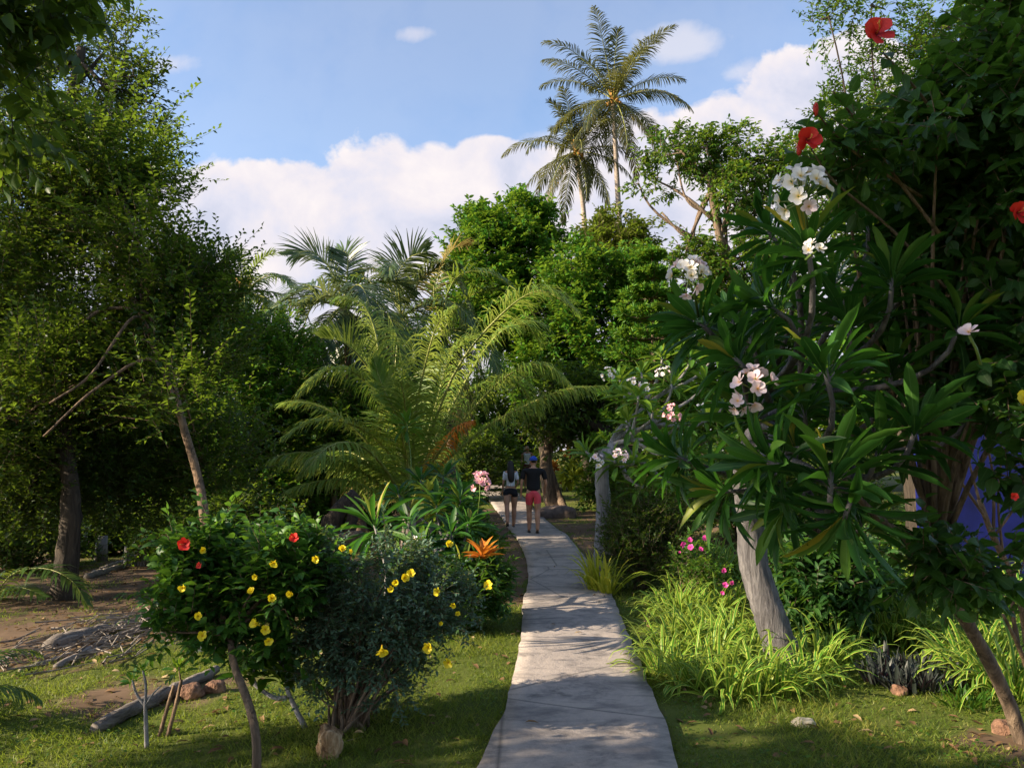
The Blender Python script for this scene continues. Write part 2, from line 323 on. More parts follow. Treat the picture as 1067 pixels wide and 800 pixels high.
def tree(name, label, cat, trunk, rad, lobes, seed, leaf='leaf_mid', bark='bark_brown', ncl=300, group=None, gap=.0, gscale=.8, nlimb=10, inner=.35, stems=None, trough=.06, kids=None, limbr=.35, shoots=0, **lf):
    """trunk: points up the trunk; every lobe gets limbs, the limbs get twigs, the twigs get leaves"""
    rng = np.random.default_rng(seed); tp = np.asarray(trunk, float)
    o = thing(name, label, cat, (tp[0][0], tp[0][1], float(gz(tp[0][0], tp[0][1]))), group)
    wood = MB(); leaf_ = MB()
    TP = spline(tp, 6 * len(tp)); tt = np.linspace(0, 1, len(TP))
    rr = rad * (1 - .55 * tt) * (1 + .5 * np.exp(-tt * 18)); tube(wood, TP, rr, 12, trough, rng=rng)
    for (sp, sr) in (stems or []):
        S = spline(sp, 5 * len(sp)); tube(wood, S, np.linspace(sr, sr * .5, len(S)), 8, trough, rng=rng)
    P, O = lobes_points(lobes, ncl, rng, gap, gscale, inner)
    ends = []
    for c, r, w in lobes:
        j = int(np.clip(len(TP) * rng.uniform(.55, .98), 0, len(TP) - 1)); B = limb(wood, TP[j], c + rng.normal(size=3) * r * .2, rad * limbr, rad * limbr * .4, rng); ends.append(B)
    allB = np.concatenate(ends + [TP[len(TP) // 2:]])
    for _ in range(nlimb * len(lobes)):
        q = P[rng.integers(len(P))]; d = np.linalg.norm(allB - q, axis=1); s = allB[np.argmin(d)]
        limb(wood, s, q, rad * .12, rad * .03, rng, 6, .2, 4)
    leafy(leaf_, wood, P, O, rng, **lf)
    if shoots:
        out_ = np.where(inner_d(P, lobes) > .75)[0]; kk = rng.choice(out_, min(shoots, len(out_)), replace=False); leafy(leaf_, wood, P[kk], O[kk], rng, **{**lf, 'ntw': 1, 'tl': lf.get('tl', .5) * 1.9, 'm': int(lf.get('m', 8) * 1.8), 'out': 1.1, 'up': .7, 'rand': .4, 'spread': .02})
    wood.build('trunk', M[bark], o); leaf_.build('crown', M[leaf], o)
    return o
# ---- palms
def frond(mb, P, ll=.6, n=60, w=.03, m_leaf=0, m_rib=1, rng=RNG, grav=.35, vee=.35, rr=.02, t0=.12, ragged=.15, seg=3, tw=0.0):
    """one pinnate leaf along the polyline P: a tapering rib and hanging leaflets on both sides"""
    P = np.asarray(P, float); nP = len(P); T, A, B = frames(P)
    # side vector horizontal, up vector
    S = unit(np.cross(T, np.array([0, 0, 1.0]))); 
    bad = np.linalg.norm(np.cross(T, np.array([0, 0, 1.0])), axis=1) < .15
    if bad.any() and not bad.all():
        S[bad] = S[~bad].mean(0)
    for i in range(1, nP):
        if np.dot(S[i], S[i - 1]) < 0: S[i] = -S[i]
    S = unit(S); Up = unit(np.cross(S, T)); 
    if tw: S, Up = S * math.cos(tw) + Up * math.sin(tw), Up * math.cos(tw) - S * math.sin(tw)
    tube(mb, P, np.linspace(rr, rr * .15, nP), 5, 0, m=m_rib, r=.6)
    t = np.linspace(t0, .985, n); f = t * (nP - 1); i0 = np.clip(f.astype(int), 0, nP - 2); fr = (f - i0)[:, None]
    ip = lambda X: X[i0] * (1 - fr) + X[i0 + 1] * fr
    p, tt, s, u = ip(P), unit(ip(T)), unit(ip(S)), unit(ip(Up))
    prof = np.sin(np.pi * np.clip(t * .88 + .1, 0, 1)) ** .55
    for sg in (-1, 1):
        keep = rng.random(n) > ragged * .5; k = keep.sum()
        th = np.interp(t, [0, .6, 1], [1.25, .95, .45])[keep] + rng.normal(size=k) * .08
        d = s[keep] * sg * np.sin(th)[:, None] + tt[keep] * np.cos(th)[:, None] + u[keep] * vee + rng.normal(size=(k, 3)) * .06; d = unit(d)
        Lf = ll * prof[keep] * rng.uniform(.8, 1.1, k); pos = p[keep].copy(); pts = [pos.copy()]; dirs = [d.copy()]
        g = grav * rng.uniform(.7, 1.4, k)[:, None]
        for j in range(seg):
            d = unit(d + np.array([0, 0, -1.0]) * g * (j + .6) / seg * 1.6); pos = pos + d * (Lf / seg)[:, None]; pts.append(pos.copy()); dirs.append(d.copy())
        wd = unit(np.cross(dirs[0], u[keep])); 
        V = []; ws = [w * .5, w, w * .75, w * .12] if seg == 3 else np.interp(np.linspace(0, 1, seg + 1), [0, .3, .7, 1], [w * .5, w, w * .75, w * .1])
        for j in range(seg + 1):
            wj = unit(tt[keep] - dirs[j] * np.sum(tt[keep] * dirs[j], 1, keepdims=True))
            V.append(pts[j] - wj * ws[j] * .5); V.append(pts[j] + wj * ws[j] * .5)
        V = np.stack(V, 1); kk = 2 * (seg + 1); off = (np.arange(k) * kk)[:, None, None]
        q = np.array([[2 * j, 2 * j + 2, 2 * j + 3, 2 * j + 1] for j in range(seg)])[None] + off
        mb.add(V.reshape(-1, 3), q.reshape(-1, 4), None, np.repeat(np.clip(rng.beta(2, 2, k), 0, 1), kk), 0, m_leaf)
def auto_frond(c, az, el, Lf, rng, droop=1.0, n=14):
    """rib that leaves the crown at azimuth az and elevation el and bends under its weight"""
    p = np.array(c, float); pts = [p.copy()]; e = el; a = az
    for i in range(n - 1):
        p = p + np.array([math.cos(a) * math.cos(e), math.sin(a) * math.cos(e), math.sin(e)]) * Lf / (n - 1); pts.append(p.copy())
        e -= droop * (.35 + 1.2 * math.cos(max(e, -1.3)) ** 1) * (i + 2) / n * .16; e = max(e, -1.45); a += rng.normal() * .015
    return np.array(pts)
def palm(name, label, trunk, rad, seed, nf=22, Lf=4.5, els=(1.45, -.7), fronds=(), mats=('frond', 'rachis'), nuts=0, cat='palm tree', group=None, nleaf=60, ll=.75, w=.045, droop=1.0, explicit_mats=None, grav=.45, az0=0.0, boot=True, bark='bark_palm', avoid=None):
    rng = np.random.default_rng(seed); tp = np.asarray(trunk, float); o = thing(name, label, cat, tp[0], group); top = tp[-1]
    wood = MB(); TP = spline(tp, 30); tt = np.linspace(0, 1, len(TP)); tube(wood, TP, rad * (1 - .35 * tt) * (1 + .6 * np.exp(-tt * 22)), 12, .03, rng=rng)
    wood.build('trunk', M[bark], o)
    if boot:
        hb = MB()
        for i in range(9):
            a = i * 2.4; d = np.array([math.cos(a), math.sin(a), 1.6 + .4 * (i % 3)]); tube(hb, [top - [0, 0, rad * 2.2], top + unit(d) * rad * 1.6, top + unit(d) * rad * 4], [rad * .6, rad * .5, rad * .2], 6, .05, rng=rng)
        hb.build('crown_shaft', M['husk'], o)
    for i in range(nf):
        f = (i + .5) / nf; el = els[0] + (els[1] - els[0]) * f ** .9 + rng.normal() * .1; az = az0 + i * 2.39996 + rng.normal() * .12
        P = auto_frond(top, az, el, Lf * rng.uniform(.85, 1.08) * (1 - .25 * (f < .12)), rng, droop * rng.uniform(.8, 1.2))
        if avoid is not None and avoid(P): continue
        mb = MB(); old = f > .86; frond(mb, P, ll, nleaf, w, rng=rng, grav=grav * (.6 + f), rr=rad * .22, vee=.3 * (1 - f))
        mb.build('frond', [M[mats[0]] if not old else M['frond_brown' if rng.random() < .45 else mats[0]], M[mats[1]]], o)
    for i, F in enumerate(fronds):
        mb = MB(); pts = F['p']; kw = {k: v for k, v in F.items() if k not in ('p', 'mat')}
        frond(mb, spline(pts, 18), rng=rng, **{**dict(ll=ll, n=nleaf, w=w, rr=rad * .2, grav=grav), **kw}); mb.build('frond', [M[F.get('mat', mats[0])], M['rachis']], o)
    for i in range(nuts):
        a = i * 1.3; nb = MB(); ball(nb, top + np.array([math.cos(a) * rad * 2.1, math.sin(a) * rad * 2.1, -rad * (1.2 + .9 * (i % 2))]), .12, .12, .15, 10, 8); nb.build('coconut', M['husk'], o)
    return o
# ---- rosettes of long leaves and their flowers
def rosette(mb, c, axis, n, ll, lw, rng, a0=12, a1=100, tp=None, m=0, jit=.2):
    ax = unit(np.asarray(axis, float)); X = unit(np.cross(ax, [.13, .2, .97])); Y = np.cross(ax, X); i = np.arange(n)
    th = np.radians(a0 + (a1 - a0) * ((i + .5) / n) ** .8) + rng.normal(size=n) * .1; ph = i * 2.39996 + rng.normal(size=n) * .15
    rad = np.cos(ph)[:, None] * X + np.sin(ph)[:, None] * Y
    T = ax * np.cos(th)[:, None] + rad * np.sin(th)[:, None] + rng.normal(size=(n, 3)) * jit * .5; Nn = ax * np.sin(th)[:, None] - rad * np.cos(th)[:, None] + rng.normal(size=(n, 3)) * jit
    P = np.asarray(c, float) - ax * (i / n * ll * .25)[:, None] + rad * .01
    Ls = ll * rng.uniform(.78, 1.1, n) * (.7 + .3 * np.minimum(1, i / 3.0)); r = np.clip(rng.beta(2, 2.2, n) - .25 * (i / n) + .2 * (i < 4), 0, 1)
    half = rng.random(n) < .5
    if tp is not None: scatter(mb, tp, P, T, Nn, Ls, lw * Ls / ll, r, m)
    else:
        scatter(mb, T_LONG, P[half], T[half], Nn[half], Ls[half], lw * Ls[half] / ll, r[half], m)
        scatter(mb, T_LONG2, P[~half], T[~half], Nn[~half], Ls[~half], lw * Ls[~half] / ll, r[~half], m)
def flower5(name, c, axis, size, mat, parent, rng, open_=70, width=.75, tp=None, stamen=None, n=5, tube_len=.0):
    ax = unit(np.asarray(axis, float)); X = unit(np.cross(ax, [.31, .2, .93])); Y = np.cross(ax, X); mb = MB()
    ph = np.arange(n) * 2 * np.pi / n + rng.random() * 6; th = R(open_) + rng.normal(size=n) * .1
    rad = np.cos(ph)[:, None] * X + np.sin(ph)[:, None] * Y
    T = ax * np.cos(th)[:, None] + rad * np.sin(th)[:, None]; Nn = ax * np.sin(th)[:, None] - rad * np.cos(th)[:, None] + np.cross(ax, rad) * .35
    scatter(mb, tp or T_PETAL, np.repeat([np.asarray(c, float)], n, 0) + ax * tube_len * size, T, Nn, size * .5 * rng.uniform(.9, 1.08, n), size * .5 * width, rng.random(n), radial=True)
    if tube_len: tube(mb, [np.asarray(c, float) - ax * size * .1, np.asarray(c, float) + ax * tube_len * size * .6, np.asarray(c, float) + ax * tube_len * size * 1.05], [size * .04, size * .07, size * .17], 8, 0, cap=False)
    f = mb.build(name, M[mat], parent)
    if stamen:
        sb = MB(); e = np.asarray(c, float) + ax * size * .55 + X * size * .1; tube(sb, [np.asarray(c, float), np.asarray(c, float) + ax * size * .3, e], [size * .025, size * .02, size * .015], 6)
        for d in rdirs(10, rng): ball(sb, e - ax * size * .05 * rng.random() + d * size * .035, size * .014, nu=5, nv=4)
        sb.build('stamen', M['stamen'], f)
    return f
M['stamen'] = plainmat('stamen', [(.6, .12, .05), (.8, .5, .1)], .6, 30)
M['stalk_green'] = plainmat('green stalk', [(.08, .14, .03), (.14, .2, .05)], .5, 10)
def flower_cluster(c, axis, radius, n, fsize, mat, parent, rng, stalk_from=None):
    mb = MB(); c = np.asarray(c, float); ax = unit(np.asarray(axis, float)); s0 = c - ax * radius * 1.3 if stalk_from is None else np.asarray(stalk_from, float)
    tube(mb, [s0, (s0 + c) / 2 + .01, c], .006, 5)
    ds = [ax]
    k = 0
    while len(ds) < n and k < 900:
        d = rdirs(1, rng)[0]; k += 1
        if np.dot(d, ax) > -.35 and all(np.linalg.norm(d - e) > 1.25 / math.sqrt(n) for e in ds): ds.append(d)
    for d in ds: tube(mb, [c - ax * radius * .3, c + d * radius * .9], .003, 4)
    st = mb.build('flower_cluster', M['stalk_green'], parent)
    for d in ds: flower5('flower', c + d * radius * rng.uniform(.75, 1.0), d + ax * .3 + rng.normal(size=3) * .12, fsize * rng.uniform(.85, 1.1), mat if rng.random() > .2 or mat != 'white_petal' else 'blush_petal', st, rng, 68, .78)
    return st
def plumeria(name, label, trunk, rad, ros, seed, leaf='plumeria', bark='bark_grey', ll=.4, lw=.11, nl=16, clusters=(), group=None, fork=None, br=.018, cat='frangipani tree', a1=100, fs=.075, hubs=4, tp=None, flat=0.0):
    """ros: list of (point, axis); thick forking stems end in rosettes of long leaves"""
    rng = np.random.default_rng(seed); tp_ = np.asarray(trunk, float); o = thing(name, label, cat, tp_[0], group)
    wood = MB(); TP = spline(tp_, 7 * len(tp_)); tt = np.linspace(0, 1, len(TP))
    tube(wood, TP, rad * (1 - .3 * tt) * (1 + .45 * np.exp(-tt * 14)), 16, .035, rng=rng)
    lb = MB(); top = TP[-1]; pts = np.array([r[0] for r in ros], float)
    hc = pts[rng.choice(len(pts), min(hubs, len(pts)), replace=False)].copy()
    for _ in range(6):
        k = np.argmin(np.linalg.norm(pts[:, None] - hc[None], axis=2), 1)
        hc = np.array([pts[k == j].mean(0) if (k == j).any() else hc[j] for j in range(len(hc))])
    for j in range(len(hc)):
        if not (k == j).any(): continue
        h = top * .45 + hc[j] * .55 - np.array([0, 0, .12]); Lh = np.linalg.norm(h - top)
        B = bez(top - unit(TP[-1] - TP[-2]) * .05, top + unit(TP[-1] - TP[-2]) * Lh * .4, h - unit(hc[j] - top) * Lh * .2, h, 9); tube(wood, B, np.linspace(min(rad * .62, .045), br * 1.7, 9), 9, .04, rng=rng)
        for i in np.where(k == j)[0]:
            p, ax = np.asarray(ros[i][0], float), unit(np.asarray(ros[i][1], float)); d = np.linalg.norm(p - h)
            B = bez(h, h + (p - h) * .35 + rng.normal(size=3) * .04, p - ax * d * .35, p - ax * .0, 9); tube(wood, B, np.linspace(br * 1.5, br * .75, 9), 7, .05, rng=rng)
            rosette(lb, p, ax + np.array([0, 0, flat]), int(nl * rng.uniform(.85, 1.2)), ll * rng.uniform(.9, 1.1), lw, rng, a1=a1, tp=tp)
    wood.build('trunk', M[bark], o); lb.build('crown', M[leaf], o)
    for c in clusters: flower_cluster(c[0], c[1], c[2], c[3], c[4] if len(c) > 4 else fs, c[5] if len(c) > 5 else 'white_petal', o, rng, c[6] if len(c) > 6 else None)
    return o
# ---- strap-leaved clumps
def strap_clump(name, label, centers, seed, mat='strap', n=60, ll=.5, w=.022, spread=.12, lean=(.25, 1.15), arch=1.0, cat='plant', group=None, seg=6, core=True):
    rng = np.random.default_rng(seed); mb = MB(); cs = np.asarray(centers, float); m = n * len(cs)
    c = np.repeat(cs, n, 0); az = rng.random(m) * 2 * np.pi; rr = spread * np.sqrt(rng.random(m)); c = c + np.stack([np.cos(az) * rr, np.sin(az) * rr, 0 * az], 1); c[:, 2] = gz(c[:, 0], c[:, 1])
    az = az + rng.normal(size=m) * .5; e = np.pi / 2 - rng.uniform(lean[0], lean[1], m) * (.5 + .5 * rr / spread); Lf = ll * rng.uniform(.6, 1.15, m)
    pos = c.copy(); V = []; H = np.stack([np.cos(az), np.sin(az)], 1); side = np.stack([-np.sin(az), np.cos(az), 0 * az], 1); tw = rng.normal(size=m) * .3
    ws = np.interp(np.linspace(0, 1, seg + 1), [0, .3, .75, 1], [.55, 1, .8, .04]); ar = arch * rng.uniform(.6, 1.4, m)
    for j in range(seg + 1):
        d = np.stack([H[:, 0] * np.cos(e), H[:, 1] * np.cos(e), np.sin(e)], 1); nn = np.cross(side, d); sd = side * np.cos(tw)[:, None] + nn * np.sin(tw)[:, None]
        hw = (w * ws[j] * .5 * rng.uniform(.98, 1.02, m))[:, None]; cup = nn * hw * -.35
        V += [pos - sd * hw + cup * -1, pos, pos + sd * hw + cup * -1]; pos = pos + d * (Lf / seg)[:, None]; e = e - ar * .12 * (j + 1) * (.3 + np.cos(np.clip(e, -1.2, 1.5))); 
        low = gz(pos[:, 0], pos[:, 1]) + .01; pos[:, 2] = np.maximum(pos[:, 2], low)
    V = np.stack(V, 1); k = 3 * (seg + 1); q = []
    for j in range(seg): a = 3 * j; q += [(a, a + 3, a + 4, a + 1), (a + 1, a + 4, a + 5, a + 2)]
    q = np.array(q)[None] + (np.arange(m) * k)[:, None, None]
    mb.add(V.reshape(-1, 3), q.reshape(-1, 4), None, np.repeat(rng.beta(2, 2, m), k), np.tile([-1, 0, 1], (seg + 1) * m))
    o = mb.build(name, M[mat]); reorigin(o, cs.mean(0)); return tag(o, label, cat, group)
def stemplant(name, label, base, stems, seed, leaf, bark='stalk_green', nl=14, ll=.2, lw=.05, cat='plant', r=.012, a1=110, group=None, tp=None):
    rng = np.random.default_rng(seed); o = thing(name, label, cat, base, group); w = MB(); lb = MB()
    for s in stems:
        S = spline([base] + list(s), 14); tube(w, S, np.linspace(r, r * .6, len(S)), 6, .04, rng=rng); rosette(lb, S[-1], S[-1] - S[-3] + np.array([0, 0, .02]), nl, ll, lw, rng, a1=a1, tp=tp)
    w.build('stem', M[bark], o); lb.build('leaf_tuft', leaf, o); return o
# ------------------------------------------------------------------ camera, light, sky
sc = bpy.context.scene
cam = bpy.data.cameras.new('camera'); co = bpy.data.objects.new('camera', cam); C.objects.link(co); sc.camera = co
cam.sensor_width = 36; cam.lens = 36 * 800 / 1067; cam.clip_start = .05; cam.clip_end = 2000
co.location = tuple(EYE); co.rotation_euler = (math.pi / 2 + PITCH, 0, 0)
SUN = unit(np.array([-.90, -.25, .42]))
sl = bpy.data.lights.new('sun', 'SUN'); sl.energy = 5.0; sl.angle = R(.5); sl.color = (1, .83, .61)
so = bpy.data.objects.new('sun', sl); C.objects.link(so); so.rotation_euler = Vector(-SUN).to_track_quat('-Z', 'Y').to_euler(); so.location = (-30, -10, 20)
sc.view_settings.view_transform = 'Standard'; sc.view_settings.look = 'None'; sc.view_settings.gamma = 1; sc.view_settings.exposure = 1.42
sc.cycles.max_bounces = 7; sc.cycles.diffuse_bounces = 3; sc.cycles.glossy_bounces = 2; sc.cycles.transmission_bounces = 4; sc.cycles.transparent_max_bounces = 4
sc.cycles.use_denoising = True; sc.cycles.denoiser = 'OPENIMAGEDENOISE'; sc.cycles.sample_clamp_indirect = 6
sc.cycles.caustics_reflective = False; sc.cycles.caustics_refractive = False
w = bpy.data.worlds.new('World'); sc.world = w; w.use_nodes = True; nt = w.node_tree; nt.nodes.clear()
try: w.cycles.sampling_method = 'MANUAL'; w.cycles.sample_map_resolution = 512
except Exception: pass
out = N(nt, 'ShaderNodeOutputWorld'); sky = N(nt, 'ShaderNodeTexSky', sky_type='NISHITA', sun_disc=False)
sky.sun_elevation = math.asin(SUN[2]); sky.sun_rotation = math.atan2(SUN[0], SUN[1]); sky.air_density = 1.0; sky.dust_density = .8; sky.ozone_density = 3.0; sky.altitude = 10
bg = N(nt, 'ShaderNodeBackground', i_Strength=.108); L(nt, sky.outputs[0], bg.inputs[0])
tc = N(nt, 'ShaderNodeTexCoord'); sp = N(nt, 'ShaderNodeSeparateXYZ'); L(nt, tc.outputs['Generated'], sp.inputs[0])
ya = math_(nt, 'MAXIMUM', math_(nt, 'ABSOLUTE', sp.outputs[1]), .15)
U = math_(nt, 'DIVIDE', sp.outputs[0], ya); V_ = math_(nt, 'DIVIDE', sp.outputs[2], ya)
cmb = N(nt, 'ShaderNodeCombineXYZ'); L(nt, U, cmb.inputs[0]); L(nt, V_, cmb.inputs[1])
def fbm(vec, scale, detail, rough, off=(0, 0, 0), dist=0.0):
    mp = N(nt, 'ShaderNodeMapping'); mp.inputs['Location'].default_value = off; L(nt, vec, mp.inputs[0])
    n = N(nt, 'ShaderNodeTexNoise', i_Scale=scale, i_Detail=detail, i_Roughness=rough); n.inputs['Distortion'].default_value = dist; L(nt, mp.outputs[0], n.inputs['Vector']); return n.outputs['Fac']
def blobs(lst, du=0.0, dv=0.0):
    acc = None
    for (px, py, rx, ry) in lst:
        u0, v0 = (px - 533.5) / 800 * 1.02 + du, (482 - py) / 800 * 1.03 + dv
        a = math_(nt, 'DIVIDE', math_(nt, 'SUBTRACT', U, u0), rx / 800); b = math_(nt, 'DIVIDE', math_(nt, 'SUBTRACT', V_, v0), ry / 800)
        r2 = math_(nt, 'SQRT', math_(nt, 'ADD', math_(nt, 'MULTIPLY', a, a), math_(nt, 'MULTIPLY', b, b)))
        s = math_(nt, 'SUBTRACT', 1.0, r2); acc = s if acc is None else math_(nt, 'MAXIMUM', acc, s)
    return acc
BL = [(200, 235, 110, 80), (300, 250, 110, 100), (385, 225, 95, 88), (440, 230, 80, 85), (500, 240, 90, 80), (560, 260, 80, 100), (590, 200, 45, 45), (100, 300, 180, 90), (350, 400, 420, 160),
      (700, 220, 90, 90), (770, 160, 100, 85), (850, 110, 100, 80), (905, 90, 80, 75), (700, 330, 400, 150), (980, 200, 160, 110), (300, 330, 330, 120), (690, 175, 105, 72), (612, 212, 80, 66), (525, 175, 62, 42), (620, 245, 90, 95), (565, 215, 60, 72), (665, 205, 62, 62), (260, 215, 60, 55)]
THIN = [(722, 42, 95, 46), (790, 70, 70, 34), (425, 27, 40, 18), (830, 60, 60, 25), (160, 60, 70, 30), (560, 150, 60, 40)]
puff = fbm(cmb.outputs[0], 7.5, 8, .56, (3.1, 1.7, 0), .25); big = fbm(cmb.outputs[0], 2.6, 3, .5, (1.3, 4.2, 0))
m = math_(nt, 'ADD', blobs(BL), math_(nt, 'MULTIPLY', math_(nt, 'SUBTRACT', puff, .5), 1.25))
mask = N(nt, 'ShaderNodeMapRange', interpolation_type='SMOOTHSTEP'); L(nt, m, mask.inputs[0]); mask.inputs[1].default_value = .02; mask.inputs[2].default_value = .2
th = math_(nt, 'ADD', math_(nt, 'MULTIPLY', blobs(THIN), .9), math_(nt, 'MULTIPLY', math_(nt, 'SUBTRACT', puff, .52), 1.6))
mask2 = N(nt, 'ShaderNodeMapRange', interpolation_type='SMOOTHSTEP'); L(nt, th, mask2.inputs[0]); mask2.inputs[1].default_value = .1; mask2.inputs[2].default_value = .75; mask2.inputs[4].default_value = .6
mk = math_(nt, 'MAXIMUM', math_(nt, 'MAXIMUM', mask.outputs[0], mask2.outputs[0]), math_(nt, 'ADD', .10, math_(nt, 'MULTIPLY', big, .12)))
# relief: the puffs are brighter on their upper left, towards the sun
p2 = fbm(cmb.outputs[0], 7.5, 6, .56, (3.1 + .035, 1.7 - .045, 0), .25)
rel = math_(nt, 'MULTIPLY', math_(nt, 'SUBTRACT', puff, p2), 2.2)
edge = math_(nt, 'SUBTRACT', 1.0, math_(nt, 'MULTIPLY', m, 1.0), True)
lit = math_(nt, 'ADD', math_(nt, 'ADD', math_(nt, 'MULTIPLY', edge, .45), rel), math_(nt, 'MULTIPLY', big, .75), True)
ccol = ramp(nt, lit, [(.15, (.66, .69, .84)), (.42, (.78, .78, .90)), (.68, (.90, .85, .90)), (.95, (1.0, .93, .93))])
cb = N(nt, 'ShaderNodeBackground', i_Strength=.378); L(nt, ccol, cb.inputs[0])
mx = N(nt, 'ShaderNodeMixShader'); L(nt, mk, mx.inputs[0]); L(nt, bg.outputs[0], mx.inputs[1]); L(nt, cb.outputs[0], mx.inputs[2]); L(nt, mx.outputs[0], out.inputs[0])
# ------------------------------------------------------------------ path
LEFT = [(470, 860), (503, 799), (523, 752), (536, 704), (544, 671), (545, 640), (546, 622), (552, 606), (550, 590), (545, 572), (536, 558), (521, 536), (508, 520), (490, 511), (470, 506)]
RIGHT = [(722, 860), (705, 800), (697, 772), (686, 745), (671, 705), (658, 673), (647, 645), (639, 626), (631, 611), (617, 596), (606, 578), (590, 558), (561, 536), (548, 521), (536, 511), (520, 504)]
def flat_at(px, py):
    p = ground_at(px, py); return p[:2]
LP = np.array([flat_at(*p) for p in LEFT]); RP = np.array([flat_at(*p) for p in RIGHT])
LP = np.vstack([[LP[0] + [-.12, -3.4]], LP]); RP = np.vstack([[RP[0] + [.02, -3.4]], RP])
def path_x(y, side):
    P = LP if side < 0 else RP; return np.interp(y, P[:, 1], P[:, 0])
YS = np.concatenate([np.arange(-.5, 10, .1), np.arange(10, min(LP[-1, 1], RP[-1, 1]), .25)])
prg = np.random.default_rng(5)
xl = path_x(YS, -1) ; xr = path_x(YS, 1)
ker = np.ones(9) / 9
def smooth(a, y): 
    p = np.pad(a, 4, mode='edge'); s = np.convolve(p, ker, 'valid'); return s
xl = smooth(xl, YS) + np.convolve(prg.normal(size=len(YS) + 2), [.5, 1, .5], 'valid') * .006; xr = smooth(xr, YS) + np.convolve(prg.normal(size=len(YS) + 2), [.5, 1, .5], 'valid') * .006
def on_path(x, y, pad=0.0): return (x > np.interp(y, YS, xl) - pad) & (x < np.interp(y, YS, xr) + pad) & (y < YS[-1])
pb = MB(); nx = 9; n = len(YS); zt = gz((xl + xr) / 2, YS) + .045
fr = np.linspace(0, 1, nx); X = xl[:, None] * (1 - fr) + xr[:, None] * fr; Y = np.repeat(YS[:, None], nx, 1); Z = np.repeat(zt[:, None], nx, 1) + .004 * np.sin(X * 5 + Y * 3)
topv = np.stack([X, Y, Z], -1); low = np.stack([np.stack([xl - .01, YS, zt - .16], -1), np.stack([xr + .01, YS, zt - .16], -1)], 1)
row = np.concatenate([low[:, :1], topv, low[:, 1:]], 1); kx = nx + 2; idx = np.arange(n * kx).reshape(n, kx)
q = np.stack([idx[:-1, :-1], idx[:-1, 1:], idx[1:, 1:], idx[1:, :-1]], -1).reshape(-1, 4); pb.add(row.reshape(-1, 3), q)
# concrete
mcon, nt2 = newmat('weathered concrete'); o_ = N(nt2, 'ShaderNodeOutputMaterial'); tc2 = N(nt2, 'ShaderNodeTexCoord')
mp = N(nt2, 'ShaderNodeMapping'); mp.inputs['Scale'].default_value = (1, 1.0, 1); L(nt2, tc2.outputs['Object'], mp.inputs[0])
def nz(scale, detail=5, rough=.6, dist=0.0, src=mp):
    n = N(nt2, 'ShaderNodeTexNoise', i_Scale=scale, i_Detail=detail, i_Roughness=rough); n.inputs['Distortion'].default_value = dist; L(nt2, src.outputs[0], n.inputs['Vector']); return n.outputs['Fac']
a, b, c = nz(2.2, 7, .68, .6), nz(9, 6, .7, .3), nz(90, 3, .6)
col = ramp(nt2, a, [(.36, (.095, .083, .08)), (.47, (.25, .218, .198)), (.58, (.42, .355, .305))])
col = mixc(nt2, ramp(nt2, b, [(.4, (0, 0, 0)), (.62, (1, 1, 1))]), col, (.37, .317, .278)); col = mixc(nt2, math_(nt2, 'MULTIPLY', c, .45), col, (.17, .155, .145))
vo = N(nt2, 'ShaderNodeTexVoronoi', feature='DISTANCE_TO_EDGE', i_Scale=.55); md = N(nt2, 'ShaderNodeMix', data_type='VECTOR'); 
L(nt2, mp.outputs[0], vo.inputs['Vector'])
st = N(nt2, 'ShaderNodeMapping'); st.inputs['Scale'].default_value = (.9, 3.0, 1); L(nt2, tc2.outputs['Object'], st.inputs[0])
sx = nz(1.6, 6, .6, .8, st); col = mixc(nt2, ramp(nt2, sx, [(.52, (0, 0, 0)), (.66, (.75, .75, .75))]), col, (.12, .108, .105))
cr = ramp(nt2, vo.outputs['Distance'], [(.0, (1, 1, 1)), (.009, (0, 0, 0))]); col = mixc(nt2, math_(nt2, 'MULTIPLY', cr, .75), col, (.07, .065, .06))
p = N(nt2, 'ShaderNodeBsdfPrincipled', i_Roughness=.85); L(nt2, col, p.inputs[0]); bm = N(nt2, 'ShaderNodeBump', i_Strength=.5, i_Distance=.02); L(nt2, math_(nt2, 'ADD', math_(nt2, 'MULTIPLY', a, 1.5), math_(nt2, 'ADD', b, math_(nt2, 'MULTIPLY', c, .4))), bm.inputs['Height']); L(nt2, bm.outputs[0], p.inputs['Normal']); L(nt2, p.outputs[0], o_.inputs[0])
tag(pb.build('path', mcon), kind='structure')
# ------------------------------------------------------------------ ground
def fn(x, y, s, z=0.0): return mnoise.noise(Vector((x * s, y * s, z)))
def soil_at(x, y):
    """1 where the lawn gives way to bare soil, partly painted shade on the left"""
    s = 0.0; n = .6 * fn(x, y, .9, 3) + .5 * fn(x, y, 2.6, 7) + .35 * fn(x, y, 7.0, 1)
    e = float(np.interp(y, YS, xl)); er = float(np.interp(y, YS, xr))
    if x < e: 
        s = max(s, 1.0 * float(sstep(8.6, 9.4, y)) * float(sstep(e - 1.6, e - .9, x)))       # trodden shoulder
        line = 6.2 + (x + 3.95) * 1.75  # runs along the lit lawn's edge; soil brown behind it partly paints shade
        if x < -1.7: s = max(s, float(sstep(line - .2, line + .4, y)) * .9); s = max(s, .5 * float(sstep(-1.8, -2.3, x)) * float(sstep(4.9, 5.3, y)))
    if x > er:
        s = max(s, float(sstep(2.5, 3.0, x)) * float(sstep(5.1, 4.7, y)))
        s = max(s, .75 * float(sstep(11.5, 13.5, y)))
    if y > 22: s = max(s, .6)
    return min(1, max(0, s + n * 1.3 - .12))
